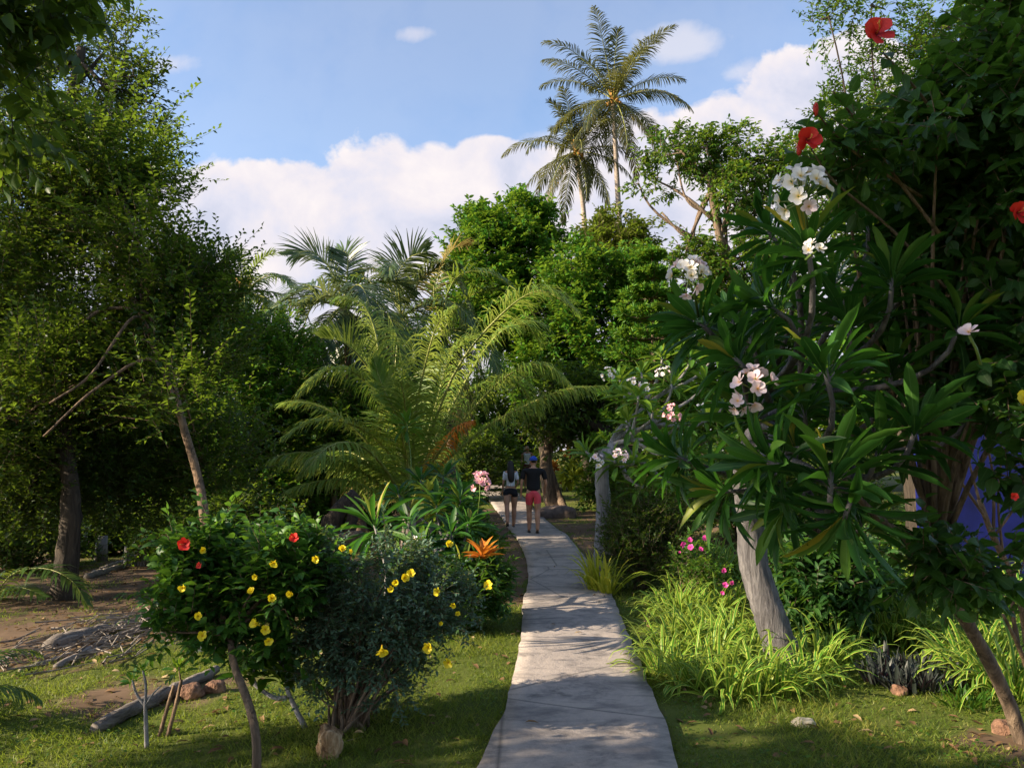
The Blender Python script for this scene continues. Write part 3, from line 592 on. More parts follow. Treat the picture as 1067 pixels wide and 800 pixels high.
def axis_pts(lo, hi, step, far):
    a = [lo]; 
    while a[-1] < hi: a.append(a[-1] + step)
    st = step; r = [a[-1]]
    while r[-1] < far: st *= 1.35; r.append(r[-1] + st)
    st = step; l = [a[0]]
    while l[-1] > -far: st *= 1.35; l.append(l[-1] - st)
    return np.array(l[::-1][:-1] + a + r[1:])
gx = axis_pts(-9, 6, .12, 900); gy = axis_pts(2.5, 22, .14, 900)
GX, GY = np.meshgrid(gx, gy, indexing='ij'); GZ = gz(GX, GY)
near = (GX > -9.5) & (GX < 6.5) & (GY > 2.2) & (GY < 24)
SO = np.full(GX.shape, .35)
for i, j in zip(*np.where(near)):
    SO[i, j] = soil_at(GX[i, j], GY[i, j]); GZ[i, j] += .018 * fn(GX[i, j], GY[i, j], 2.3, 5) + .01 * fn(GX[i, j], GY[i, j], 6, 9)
onp = on_path(GX, GY, -.07); GZ = np.where(onp, np.minimum(GZ, gz(GX, GY) - .04), GZ); 
gb = MB(); nX, nY = GX.shape; idx = np.arange(nX * nY).reshape(nX, nY); q = np.stack([idx[:-1, :-1], idx[1:, :-1], idx[1:, 1:], idx[:-1, 1:]], -1).reshape(-1, 4)
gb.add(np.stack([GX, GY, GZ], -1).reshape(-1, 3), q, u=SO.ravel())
mg, nt2 = newmat('lawn and soil'); o_ = N(nt2, 'ShaderNodeOutputMaterial'); tc2 = N(nt2, 'ShaderNodeTexCoord'); mp = N(nt2, 'ShaderNodeMapping'); L(nt2, tc2.outputs['Object'], mp.inputs[0])
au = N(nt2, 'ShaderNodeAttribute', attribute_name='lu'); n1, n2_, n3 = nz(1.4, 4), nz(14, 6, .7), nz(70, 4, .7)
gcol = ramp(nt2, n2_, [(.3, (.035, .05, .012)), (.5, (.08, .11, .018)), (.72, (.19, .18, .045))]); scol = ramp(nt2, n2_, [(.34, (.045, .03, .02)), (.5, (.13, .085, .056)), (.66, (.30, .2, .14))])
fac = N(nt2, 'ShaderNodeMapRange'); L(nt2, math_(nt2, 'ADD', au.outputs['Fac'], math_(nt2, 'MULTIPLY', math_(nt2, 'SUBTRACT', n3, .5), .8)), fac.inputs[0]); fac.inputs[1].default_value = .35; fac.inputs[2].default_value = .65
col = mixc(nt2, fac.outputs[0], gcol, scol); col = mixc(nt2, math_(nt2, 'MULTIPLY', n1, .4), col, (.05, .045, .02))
p = N(nt2, 'ShaderNodeBsdfPrincipled', i_Roughness=.95); p.inputs['Specular IOR Level'].default_value = .1; L(nt2, col, p.inputs[0]); bm = N(nt2, 'ShaderNodeBump', i_Strength=.8, i_Distance=.03); L(nt2, math_(nt2, 'ADD', n2_, n3), bm.inputs['Height']); L(nt2, bm.outputs[0], p.inputs['Normal']); L(nt2, p.outputs[0], o_.inputs[0])
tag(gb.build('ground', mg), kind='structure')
def soil_grid(x, y):
    i = np.clip(np.searchsorted(gx, x) - 1, 0, len(gx) - 2); j = np.clip(np.searchsorted(gy, y) - 1, 0, len(gy) - 2); return SO[i, j], GZ[i, j]
# grass
def lawn(n, y0, y1, hl, wl, seed, xr_=(-.78, .78)):
    rng = np.random.default_rng(seed); y = rng.uniform(y0, y1, n); x = rng.uniform(xr_[0], xr_[1], n) * (y + .6); s, z = soil_grid(x, y)
    patch = np.array([fn(a, b, 1.3, 2) for a, b in zip(x, y)])
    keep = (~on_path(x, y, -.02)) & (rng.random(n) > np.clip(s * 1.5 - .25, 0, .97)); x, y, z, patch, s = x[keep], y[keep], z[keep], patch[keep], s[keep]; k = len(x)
    az = rng.random(k) * 6.28; T = np.stack([np.cos(az) * .8, np.sin(az) * .8, rng.uniform(.3, 1.4, k)], 1); Nn = rdirs(k, rng)
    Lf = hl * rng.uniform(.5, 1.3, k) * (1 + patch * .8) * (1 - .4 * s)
    z = np.maximum(z, gz(x, y) - .008); P = np.stack([x, y, z - .004], 1); return P, T, Nn, Lf, wl, np.clip(rng.beta(2, 3, k) + s * .5 + patch * .3, 0, 1)
T_BLADE = (np.array([(0, -.5, 0), (0, .5, 0), (.55, -.4, 0), (.55, .4, 0), (1, 0, -.25)], float), np.array([(0, 1, 3, 2)]), np.array([(2, 3, 4)]), np.zeros(5))
gm = MB()
for args in ((150000, 3.4, 8.2, .048, .0045, 1), (90000, 8, 15, .06, .008, 2), (30000, 15, 30, .09, .016, 3)):
    P, T, Nn, Lf, wl, r = lawn(*args); scatter(gm, T_BLADE, P, T, Nn, Lf, wl, r)
tag(gm.build('grass', M['grass']), 'short green lawn grass either side of the path', kind='stuff')
# broad weeds in the lawn and fallen leaves
lm = MB(); rng = np.random.default_rng(8); n = 15000; y = rng.uniform(3.6, 24, n); x = rng.uniform(-.8, .8, n) * (y + .5); s, z = soil_grid(x, y)
keep = ((~on_path(x, y, .03)) | (rng.random(n) < .05)) & (rng.random(n) < np.clip(.25 + s * .6, 0, 1)); x, y, z = x[keep], y[keep], z[keep]; k = len(x)
az = rng.random(k) * 6.28; T = np.stack([np.cos(az), np.sin(az), rng.normal(size=k) * .2], 1); Nn = np.stack([rng.normal(size=k) * .3, rng.normal(size=k) * .3, np.ones(k)], 1)
z = np.where(on_path(x, y, .03), gz(x, y) + .06, z + .02); scatter(lm, T_MID, np.stack([x, y, z], 1), T, Nn, rng.uniform(.025, .10, k), rng.uniform(.015, .05, k), rng.beta(1.6, 2, k))
tag(lm.build('litter', M['litter']), 'dry brown fallen leaves scattered over lawn and soil', kind='stuff')
wm = MB(); n = 9000; y = rng.uniform(3.6, 9, n); x = rng.uniform(-.8, .8, n) * (y + .5); s, z = soil_grid(x, y); keep = (~on_path(x, y, .02)) & (s < .4) & (np.array([fn(a, b, .8, 12) for a, b in zip(x, y)]) > .02); x, y, z = x[keep], y[keep], z[keep]; k = len(x)
az = rng.random(k) * 6.28; T = np.stack([np.cos(az), np.sin(az), rng.uniform(0, .6, k)], 1); Nn = np.stack([rng.normal(size=k) * .3, rng.normal(size=k) * .3, np.ones(k)], 1)
scatter(wm, T_MID, np.stack([x, y, z + .025], 1), T, Nn, rng.uniform(.015, .035, k), rng.uniform(.012, .026, k), rng.random(k))
tag(wm.build('ground_cover', M['leaf_mid']), 'small round leaved weeds creeping through the lawn', kind='stuff')
# ------------------------------------------------------------------ trees on the left
A3 = lambda *v: np.array(v, float)
def G(px, py): return ground_at(px, py)
# big small-leaved tree with the leaning tan trunk
b = A3(-3.15, 8.6, float(gz(-3.15, 8.6)) - .1)
tree('broadleaf_tree', 'tall small-leaved tree with a leaning tan trunk and a spiky pointed top', 'tree',
     [b, at(214, 545, 8.6), at(207, 500, 8.7), at(190, 440, 8.8), at(178, 390, 9.0), at(163, 345, 9.2), at(150, 285, 9.5), at(128, 200, 9.8)], .056,
     [ell(118, 165, 42, 50, 9.8, .9), ell(95, 215, 70, 40, 10), ell(150, 245, 55, 40, 9.6), ell(185, 300, 50, 40, 9.5), ell(165, 320, 75, 50, 10), ell(60, 290, 80, 60, 10.3), ell(45, 190, 60, 50, 10.5), ell(190, 380, 50, 45, 9.4), ell(100, 380, 80, 50, 9.8), ell(20, 420, 90, 80, 9.2), ell(150, 470, 60, 50, 11.4, .6), ell(225, 480, 45, 45, 11.2, .5, w=.7), ell(192, 425, 30, 45, 8.4, .25, w=.7), ell(150, 360, 40, 30, 8.6, .3, w=.7)],
     21, leaf='leaf_tree', bark='bark_tan', ncl=1900, gap=.42, gscale=.9, nlimb=7, ntw=5, tl=.52, m=15, ll=.078, lw=.04, up=.5, out=.7, inner=.2, rand=.6, spread=.3, shoots=260, twr=.003,
     stems=[([at(163, 345, 9.2), at(150, 325, 9.1), at(110, 322, 9), at(82, 338, 8.8)], .03), ([at(190, 440, 8.8), at(160, 375, 8.6), at(100, 405, 8.3), at(45, 455, 8)], .022), ([at(163, 360, 9.1), at(140, 330, 8.8), at(95, 390, 8.4), at(52, 420, 8.1)], .022), ([at(180, 400, 9), at(150, 330, 9.2), at(133, 300, 9.3), at(120, 240, 9.8)], .05)])
b = G(67, 624)
tree('shade_tree', 'dark-trunked spreading tree at the left edge, its deep shade over the bare soil', 'tree',
     [b, at(70, 580, b[1]), at(74, 520, b[1]), at(66, 440, b[1] + .3), at(60, 350, b[1] + .6)], .15,
     [ell(20, 500, 70, 50, b[1] + .5), ell(85, 480, 70, 55, b[1] + .8), ell(-30, 400, 90, 90, b[1] + 1), ell(10, 330, 70, 80, b[1] + 1.5), ell(135, 515, 55, 35, b[1] + 1.6)],
     22, leaf='leaf_dark', bark='bark_dark', ncl=800, gap=.15, nlimb=5, ntw=7, tl=.4, m=11, ll=.07, lw=.036, up=.3, out=.5, twr=.003)
tree('feathery_tree', 'thin tall tree with sparse airy foliage against the sky behind the spiky top', 'tree',
     [gp(-9.6, 13.8, -.1), A3(-9.4, 13.8, 3.5), at(45, 200, 13.8), at(72, 110, 13.8), at(85, 50, 13.9)], .16,
     [ell(100, 45, 42, 38, 13.8, 1.0), ell(60, 90, 60, 50, 13.9, 1.2), ell(120, 95, 40, 28, 13.6, .8), ell(15, 120, 55, 60, 14, 1.2), ell(130, 130, 35, 24, 13.8, .6), ell(55, 25, 40, 35, 14, .8), ell(140, 150, 30, 25, 13.6, .6), ell(-20, 60, 60, 70, 14, 1.2)],
     23, leaf='leaf_shadow', bark='bark_dark', ncl=330, gap=.42, gscale=1.4, nlimb=12, ntw=7, tl=.6, m=10, ll=.11, lw=.05, up=.25, out=.8, twr=.006)
tree('leafy_tree', 'round bright green tree to the right of the leaning trunk, below the distant palm', 'tree',
     [gp(-5.95, 17.2, -.1), at(262, 520, 17.2), at(262, 460, 17.2), at(258, 400, 17.2)], .12,
     [ell(262, 372, 40, 34, 17), ell(285, 400, 55, 60, 17.2), ell(240, 420, 60, 60, 16.6), ell(300, 470, 50, 60, 17.4), ell(230, 500, 60, 45, 16), ell(205, 330, 34, 42, 16.2), ell(290, 520, 45, 30, 16.6)],
     24, leaf='leaf_bright', bark='bark_tan', ncl=900, gap=.15, gscale=1.0, nlimb=5, ntw=7, tl=.48, m=9, ll=.12, lw=.06, tp=T_MID, up=.5, out=.6, twr=.005)
tree('small_tree', 'small mid-green tree below the bent grey-green palm, left of the young palm', 'tree',
     [gp(-3.9, 17, -.1), gp(-3.9, 17, 1.2), gp(-3.8, 17, 2.2)], .09, [ell(345, 440, 34, 30, 17), ell(370, 420, 26, 24, 17.2), ell(330, 480, 34, 30, 16.8), ell(375, 470, 34, 34, 17), ell(350, 395, 20, 18, 17.4)],
     29, leaf='leaf_mid', bark='bark_brown', ncl=260, gap=.2, nlimb=4, ntw=6, tl=.4, m=8, ll=.13, lw=.06, tp=T_MID, up=.4, out=.6, twr=.005)
tree('understory_tree', 'low dark leafy tree filling the gap behind the woodpile', 'tree',
     [gp(-8.2, 19, -.1), gp(-8.2, 19, 1.5), gp(-8, 19, 3)], .12,
     [ell(120, 500, 80, 55, 19), ell(190, 500, 70, 60, 19.5), ell(60, 510, 60, 50, 18.5), ell(230, 540, 50, 25, 19), ell(150, 440, 90, 50, 19.5), ell(250, 450, 70, 60, 20)],
     25, leaf='leaf_dark', bark='bark_dark', ncl=480, gap=.05, nlimb=3, ntw=7, tl=.55, m=8, ll=.16, lw=.08, tp=T_SMALL, up=.3, out=.5, twr=.006)
# tree that stands just outside the frame and reaches into the top left corner
tree('overhanging_tree', 'large-leaved dark branch hanging into the top left corner of the sky', 'tree',
     [gp(-8.3, 1.2, -.1), A3(-8.2, 1.2, 2), A3(-7.9, 1.1, 4.5), A3(-7.6, 1.0, 6.2)], .2,
     [(A3(-7.6, .4, 6.9), A3(1.8, 1.5, 1.5), 1), (A3(-8.2, 2.1, 7.3), A3(1.6, 1.3, 1.4), 1), (A3(-8.0, .9, 9.0), A3(1.9, 2.2, 1.7), 1), (A3(-7.0, -1.0, 7.4), A3(1.6, 1.8, 1.5), .8), (A3(-8.4, 1.75, 3.9), A3(1.7, 1.15, .6), 2.4), (A3(-8.4, .9, 4.4), A3(1.2, 1.2, .6), .8), (at(12, 20, 3.9), A3(.22, .3, .16), 1.0), (at(-2, 110, 3.9), A3(.12, .25, .16), .9), (at(65, -22, 3.9), A3(.25, .3, .12), .8), (at(-40, 10, 3.9), A3(.3, .4, .5), 2.0)],  # off-frame lobes added and shaped to shade the path and right foreground
     26, leaf='leaf_dark', bark='bark_dark', ncl=1500, gap=.05, nlimb=2, ntw=6, tl=.30, m=7, ll=.11, lw=.055, tp=T_OVATE, up=.0, out=.5, hang=.3, twr=.003)
tree('added_edge_tree', 'unseen dark tree added past the left edge to shade the bare soil and left tree', 'tree',
     [gp(-11.6, 8.8, -.1), A3(-11.6, 8.8, 1.5), A3(-11.5, 8.8, 3)], .16, [(A3(-11.4, 8.4, 3.2), A3(2.1, 1.9, 1.3), 1), (A3(-12.4, 10.4, 3.4), A3(2.2, 2.0, 1.5), 1), (A3(-11.2, 7.7, 6.6), A3(1.7, 1.3, 2.2), 1.2), (A3(-11.8, 10, 6.4), A3(1.7, 1.6, 1.6), 1)],  # unseen tree, added to shade the left trees and the soil
     27, leaf='leaf_dark', bark='bark_dark', ncl=520, gap=.25, nlimb=4, ntw=6, tl=.45, m=8, ll=.12, lw=.065, tp=T_MID, up=.2, out=.5, twr=.004)
tree('added_canopy_tree', 'unseen tree added behind the viewer so its crown darkens the nearest plants', 'tree',
     [gp(2.6, -4.5, -.1), A3(2.6, -4.4, 2), A3(2.2, -4, 4.2), A3(1.6, -3.5, 5.5)], .2, [(A3(.5, -2.0, 6.0), A3(2.4, 2.2, 1.0), 1), (A3(3.4, -1.6, 6.0), A3(2.0, 2.2, 1.2), 1), (A3(2.0, -5.0, 6.4), A3(2.6, 2.0, 1.3), 1), (A3(-1.6, -4.0, 6.2), A3(1.8, 2.2, 1.0), 1), (A3(5.6, -.2, 5.2), A3(1.5, 2.0, 1.5), 1)],  # added out of view to cut sky light on the foreground
     28, leaf='leaf_dark', bark='bark_dark', ncl=620, gap=.1, nlimb=3, ntw=6, tl=.5, m=8, ll=.15, lw=.09, tp=T_MID, up=.1, out=.5, twr=.004)
# ------------------------------------------------------------------ trees in the middle
tree('glossy_tree', 'round-topped bright glossy tree standing left of the two tall coconut palms', 'tree',
     [gp(1.5, 28, -.1), at(562, 450, 28.0), at(549, 400, 28.0), at(540, 330, 28.1), at(530, 270, 28.3)], .17,
     [ell(535, 240, 42, 32, 28.1), ell(505, 275, 40, 40, 27.9), ell(560, 265, 28, 30, 28.3), ell(500, 320, 50, 40, 27.5), ell(540, 330, 45, 40, 27.9), ell(500, 235, 26, 14, 27.9), ell(545, 221, 30, 12, 28.1), ell(485, 300, 25, 30, 27.7)],
     31, leaf='leaf_bright', bark='bark_dark', ncl=900, gap=.34, gscale=1.0, nlimb=5, ntw=6, tl=.58, m=9, ll=.21, lw=.11, tp=T_MID, up=.5, out=.6, twr=.008)
tree('dense_tree', 'wide dense bright green tree below the tall palms, beside the bushy pine', 'tree',
     [gp(3.1, 26, -.1), at(610, 470, 26), at(615, 400, 26), at(610, 330, 26.2)], .22,
     [ell(600, 300, 45, 38, 26), ell(640, 300, 40, 35, 26.2), ell(575, 330, 40, 40, 25.6), ell(620, 350, 60, 50, 25.8), ell(600, 410, 55, 45, 26), ell(650, 390, 50, 50, 26.4), ell(600, 270, 22, 18, 26), ell(660, 285, 25, 20, 26.4), ell(560, 390, 35, 40, 26)],
     32, leaf='leaf_bright', bark='bark_dark', ncl=1000, gap=.3, gscale=.9, nlimb=4, ntw=6, tl=.5, m=9, ll=.19, lw=.095, tp=T_MID, up=.5, out=.6, twr=.008)
tree('olive_tree', 'small yellowish olive tree crown at the foot of the tall palm trunks', 'tree',
     [gp(4.6, 33, -.1), at(645, 400, 33), at(642, 300, 33), at(640, 260, 33)], .2,
     [ell(640, 250, 26, 26, 33), ell(622, 262, 20, 25, 33), ell(660, 268, 22, 25, 33), ell(640, 290, 36, 30, 33), ell(672, 235, 12, 8, 33, w=.8)],
     33, leaf='leaf_olive', bark='bark_brown', ncl=230, gap=.25, gscale=.7, nlimb=4, ntw=6, tl=.7, m=8, ll=.24, lw=.12, up=.4, out=.6, twr=.012)
tree('open_tree', 'open-crowned tree with bare twigs showing against the pink cloud', 'tree',
     [gp(9.6, 29, -.1), at(790, 420, 29), at(775, 330, 29), at(758, 280, 29), at(745, 225, 29), at(738, 180, 29)], .24,
     [ell(700, 160, 28, 20, 29), ell(735, 160, 30, 22, 29.3), ell(775, 158, 30, 22, 29), ell(805, 180, 26, 30, 28.6), ell(690, 195, 22, 24, 29.4), ell(765, 200, 26, 25, 28.4), ell(800, 235, 40, 40, 28.8), ell(735, 265, 30, 16, 29.2), ell(770, 285, 40, 35, 28.6), ell(665, 182, 12, 18, 29.4, w=1.2), ell(712, 285, 26, 16, 29), ell(830, 160, 25, 30, 29), ell(700, 320, 60, 40, 30), ell(780, 340, 60, 50, 30)],
     34, leaf='leaf_mid', bark='bark_brown', ncl=850, gap=.36, gscale=.9, nlimb=8, ntw=6, tl=.6, m=8, ll=.22, lw=.10, tp=T_MID, up=.15, out=.6, hang=.25, twr=.012,
     stems=[([at(758, 282, 29), at(735, 255, 29), at(712, 245, 29), at(690, 222, 29.2)], .08), ([at(745, 225, 29), at(722, 215, 29), at(712, 200, 29.1), at(706, 172, 29.1)], .06), ([at(750, 250, 29), at(768, 215, 29), at(785, 195, 29)], .07)])
tree('fine_leaved_tree', 'tall fine-leaved tree filling the sky behind the red hibiscus at the upper right', 'tree',
     [gp(5.4, 10.2, -.1), A3(5.3, 10.2, 2), A3(5.0, 10.1, 4), A3(4.7, 10, 5.5)], .2,
     [ell(900, 140, 55, 50, 10), ell(865, 195, 45, 45, 9.8), ell(960, 80, 70, 50, 10.2), ell(1030, 60, 70, 70, 10.4), ell(960, 190, 80, 70, 10), ell(900, 240, 60, 50, 9.8), ell(1050, 200, 80, 100, 10.5), ell(900, 6, 55, 16, 9.6, w=1.2), ell(865, 20, 26, 8, 9.4, w=1.3), ell(960, 20, 60, 25, 9.8), ell(850, 280, 50, 50, 10), ell(980, 300, 100, 70, 10.5)],
     35, leaf='leaf_mid', bark='bark_dark', ncl=900, gap=.3, gscale=1.1, limbr=.12, nlimb=6, ntw=7, tl=.38, m=11, ll=.07, lw=.032, up=.2, out=.7, twr=.004)
tree('path_tree', 'small dark tree with a buttressed brown trunk right beside the walking couple', 'tree',
     [G(580, 531) - A3(0, 0, .1), at(572, 510, G(580, 531)[1]), at(569, 480, G(580, 531)[1]), at(574, 455, G(580, 531)[1]), at(578, 430, G(580, 531)[1])], .26,
     [ell(590, 462, 20, 14, G(580, 531)[1] - 1.0), ell(585, 440, 38, 26, G(580, 531)[1]), ell(562, 432, 22, 14, G(580, 531)[1]), ell(612, 445, 24, 24, G(580, 531)[1] + 1)],
     36, leaf='leaf_dark', bark='bark_brown', ncl=150, gap=.15, nlimb=4, ntw=6, tl=.45, m=8, ll=.17, lw=.08, tp=T_MID, up=.2, out=.6, twr=.008,
     stems=[([G(590, 534) - A3(0, 0, .1), at(584, 520, G(580, 531)[1] - .2), at(574, 490, G(580, 531)[1])], .16)])
b = G(651, 540)
tree('leaning_tree', 'dark thick leaning trunk under leaves between the couple and the pale frangipani', 'tree',
     [gp(5.0, 24.5, -.1), at(660, 475, 24.3), at(636, 455, 24), at(612, 438, 23.8), at(590, 424, 23.6)], .36,
     [ell(585, 410, 40, 30, 23.4), ell(625, 415, 40, 25, 24)], 37, leaf='leaf_dark', bark='bark_dark', ncl=90, gap=.1, nlimb=4, ntw=6, tl=.5, m=8, ll=.17, lw=.09, tp=T_MID, up=.2, out=.6, twr=.008)
# bushy pine with whorled drooping boughs
def pine(name, label, base, top, spread, seed, tiers=13):
    rng = np.random.default_rng(seed); o = thing(name, label, 'pine tree', base, None); wood = MB(); lb = MB(); tube(wood, [base, (base + top) / 2, top], [.16, .1, .02], 8, .04, rng=rng)
    H = top[2] - base[2]
    for i in range(tiers):
        f = .22 + .76 * i / (tiers - 1); z = base + (top - base) * f; rad = spread * (1 - f) ** .62 * 1.15 + .12; nb = 9
        for j in range(nb):
            a = j * 6.283 / nb + i * .6 + rng.normal() * .1; h = A3(math.cos(a), math.sin(a), 0); Lr = rad * rng.uniform(.85, 1.12)
            B = bez(z, z + h * Lr * .35 + A3(0, 0, -.02), z + h * Lr * .75 + A3(0, 0, -.10 * Lr), z + h * Lr + A3(0, 0, .12 * Lr), 8); tube(wood, B, np.linspace(.028, .006, 8), 4, rng=rng)
            m = 26; t = rng.uniform(.12, 1, m); k = np.clip(t * 7, 0, 6.99).astype(int); p = B[k] + (B[k + 1] - B[k]) * (t * 7 - k)[:, None]
            sd = np.cross(h, [0, 0, 1.0]); sg = rng.choice([-1, 1], m); tl = .42 * (1.1 - .5 * t) * min(1, rad)
            D = unit(sd * sg[:, None] * .8 + h * .6 + A3(0, 0, 1) * rng.uniform(.2, .7, m)[:, None])
            for s in np.linspace(.1, 1, 7):
                q = p + D * (tl * s)[:, None]; az = rdirs(m, rng)
                for w_ in range(2): scatter(lb, T_SMALL, q, D * .8 + rdirs(m, rng) * .7, rdirs(m, rng), .15, .035, np.clip(rng.beta(2, 2, m) + .3 * (s - .5), 0, 1))
    wood.build('trunk', M['bark_brown'], o); lb.build('crown', M['leaf_bright'], o); return o
pine('bushy_pine', 'young bushy pine with whorled boughs behind the white frangipani flowers', gp(3.7, 19.5, -.1), at(679, 262, 19.5), 1.6, 41, tiers=11)
# backdrop trees that close the horizon
bk = [(40, 430, 70, 60, 34, 'tall dark tree far behind the left shade tree', 'leaf_dark', 51), (150, 400, 75, 60, 36, 'dark tree far behind the leaning tan trunk', 'leaf_mid', 52), (330, 420, 70, 55, 34, 'dark broad tree behind the left coconut palms', 'leaf_dark', 53),
      (440, 410, 70, 70, 36, 'dark green tree behind the young coconut palm', 'leaf_mid', 54), (520, 430, 50, 50, 40, 'shaded tree at the far bend of the path', 'leaf_dark', 55), (700, 400, 70, 65, 36, 'broad tree behind the bushy pine', 'leaf_mid', 56),
      (820, 380, 80, 80, 30, 'green tree hidden behind the dark frangipani', 'leaf_mid', 57), (950, 360, 90, 90, 26, 'tall green tree beyond the blue wall', 'leaf_bright', 58), (1050, 380, 90, 100, 24, 'green tree at the far right beyond the blue wall', 'leaf_mid', 59), (-30, 420, 80, 80, 30, 'dark tree at the far left edge of the garden', 'leaf_dark', 60)]
for px, py, rx, ry, Y, lab, lf, sd in bk:
    c = at(px, py, Y); x = c[0]
    tree('backdrop_tree', lab, 'tree', [gp(x, Y, -.1), A3(x, Y, float(gz(x, Y)) + (c[2] - float(gz(x, Y))) * .5), c], .28,
         [ell(px, py, rx * .7, ry * .7, Y), ell(px - rx * .5, py + ry * .5, rx * .7, ry * .6, Y - 1), ell(px + rx * .5, py + ry * .5, rx * .7, ry * .6, Y + .5), ell(px, py + ry * .9, rx, ry * .45, Y - .5)],
         sd, leaf=lf, bark='bark_dark', ncl=260, gap=.12, gscale=.5, nlimb=3, ntw=6, tl=.9, m=7, ll=.34, lw=.18, up=.3, out=.5, twr=.012, group='trees closing the horizon')
# ------------------------------------------------------------------ palms
b0 = gp(5.4, 44, -.1)
palm('coconut_palm', 'tallest coconut palm, straight trunk rising into the blue sky', [at(652, 400, 44) * A3(1, 1, 0) + A3(0, 0, b0[2]), at(652, 350, 44), at(645, 225, 44), at(641, 150, 44), at(639, 104, 44)], .19, 61, nf=28, mats=('frond_dark', 'rachis'), Lf=5.6, els=(1.55, -.9), nuts=7, nleaf=60, ll=1.1, w=.06, droop=.66, group='tall coconut palms')
palm('coconut_palm', 'shorter of the two tall coconut palms, leaning slightly left with hanging fronds', [at(616, 400, 45.5) * A3(1, 1, 0) + A3(0, 0, b0[2]), at(614, 330, 45.5), at(609, 232, 45.5), at(604, 185, 45.5), at(600, 158, 45.5)], .18, 62, nf=21, mats=('frond_dark', 'rachis'), Lf=5.0, els=(1.5, -.95), nuts=6, nleaf=56, ll=1.0, w=.06, droop=.8, group='tall coconut palms', az0=1.0)
palm('coconut_palm', 'distant coconut palm whose crown shows over the bright round tree on the left', [gp(-9.5, 29, -.1), at(262, 420, 29), at(258, 340, 29), at(254, 305, 29)], .17, 63, nf=16, Lf=3.0, els=(1.2, -.5), nleaf=40, ll=.75, w=.06, droop=1.1)
# explicit fronds are bezier-like ribs through measured points
pf = lambda *a: [at(x, y, Y) for x, y, Y in a]
palm('coconut_palm', 'bent grey-green coconut palm left of centre with torn fan-like fronds against the cloud', [gp(-3.7, 19, -.1), at(368, 480, 19), at(366, 400, 19), at(358, 320, 19)], .15, 64, nf=13, Lf=3.0, els=(.9, -1.1), boot=False, bark='bark_brown', mats=('frond_silver', 'rachis'), nleaf=60, ll=.85, w=.045, droop=1.2, az0=.4,
     fronds=[dict(p=pf((358, 318, 19), (350, 292, 18.8), (338, 272, 18.6), (322, 262, 18.4), (304, 266, 18.2)), ll=1.0, grav=.12, vee=.1, tw=.9), dict(p=pf((358, 318, 19), (362, 285, 19), (361, 264, 19.1), (350, 262, 19.3)), ll=.7, grav=.15, tw=.6),
             dict(p=pf((358, 320, 19), (340, 308, 18.5), (322, 325, 18.2), (314, 360, 18), (310, 395, 17.9)), ll=1.25, grav=.3, tw=-.5), dict(p=pf((358, 318, 19), (380, 290, 18.6), (400, 318, 18.3), (414, 352, 18.1), (420, 385, 18)), ll=1.1, grav=.5, mat='frond'),
             dict(p=pf((356, 320, 19), (335, 300, 19.3), (315, 302, 19.5), (290, 318, 19.7)), ll=1.2, grav=.35, tw=.4), dict(p=pf((360, 322, 19), (375, 350, 18.5), (382, 390, 18.2), (380, 420, 18)), ll=.9, grav=.6)])
palm('coconut_palm', 'coconut palm right behind the bent one, grey fronds spreading towards the cloud', [gp(-2.7, 22, -.1), at(410, 480, 22), at(412, 400, 22), at(418, 330, 22)], .15, 65, nf=16, Lf=3.6, els=(1.2, -1.1), boot=False, bark='bark_brown', mats=('frond_silver', 'rachis'), nleaf=60, ll=.9, w=.05, droop=1.0,
     fronds=[dict(p=pf((418, 328, 22), (412, 295, 21.8), (425, 270, 21.6), (445, 262, 21.4)), ll=1.1, grav=.2, tw=.7), dict(p=pf((418, 328, 22), (440, 290, 22), (462, 280, 22), (480, 300, 22), (490, 330, 22)), ll=1.1, grav=.4),
             dict(p=pf((418, 328, 22), (400, 290, 22.2), (385, 280, 22.4), (372, 290, 22.6)), ll=.9, grav=.3)])
palm('coconut_palm', 'coconut palm with one arching frond in front of the glossy tree', [gp(-1.6, 21, -.1), at(470, 480, 21), at(468, 400, 21), at(462, 345, 21)], .13, 66, nf=12, Lf=3.2, els=(1.0, -1.1), boot=False, bark='bark_brown', nleaf=54, ll=.85, w=.05, droop=1.1,
     fronds=[dict(p=pf((462, 345, 21), (465, 310, 21), (480, 286, 21), (510, 284, 20.8), (535, 300, 20.6)), ll=1.0, grav=.45), dict(p=pf((462, 345, 21), (452, 300, 21.4), (470, 262, 21.6), (488, 255, 21.8)), ll=.9, grav=.3, mat='frond_brown')])
yb = gp(-1.85, 14, -.05)
Y0 = 14
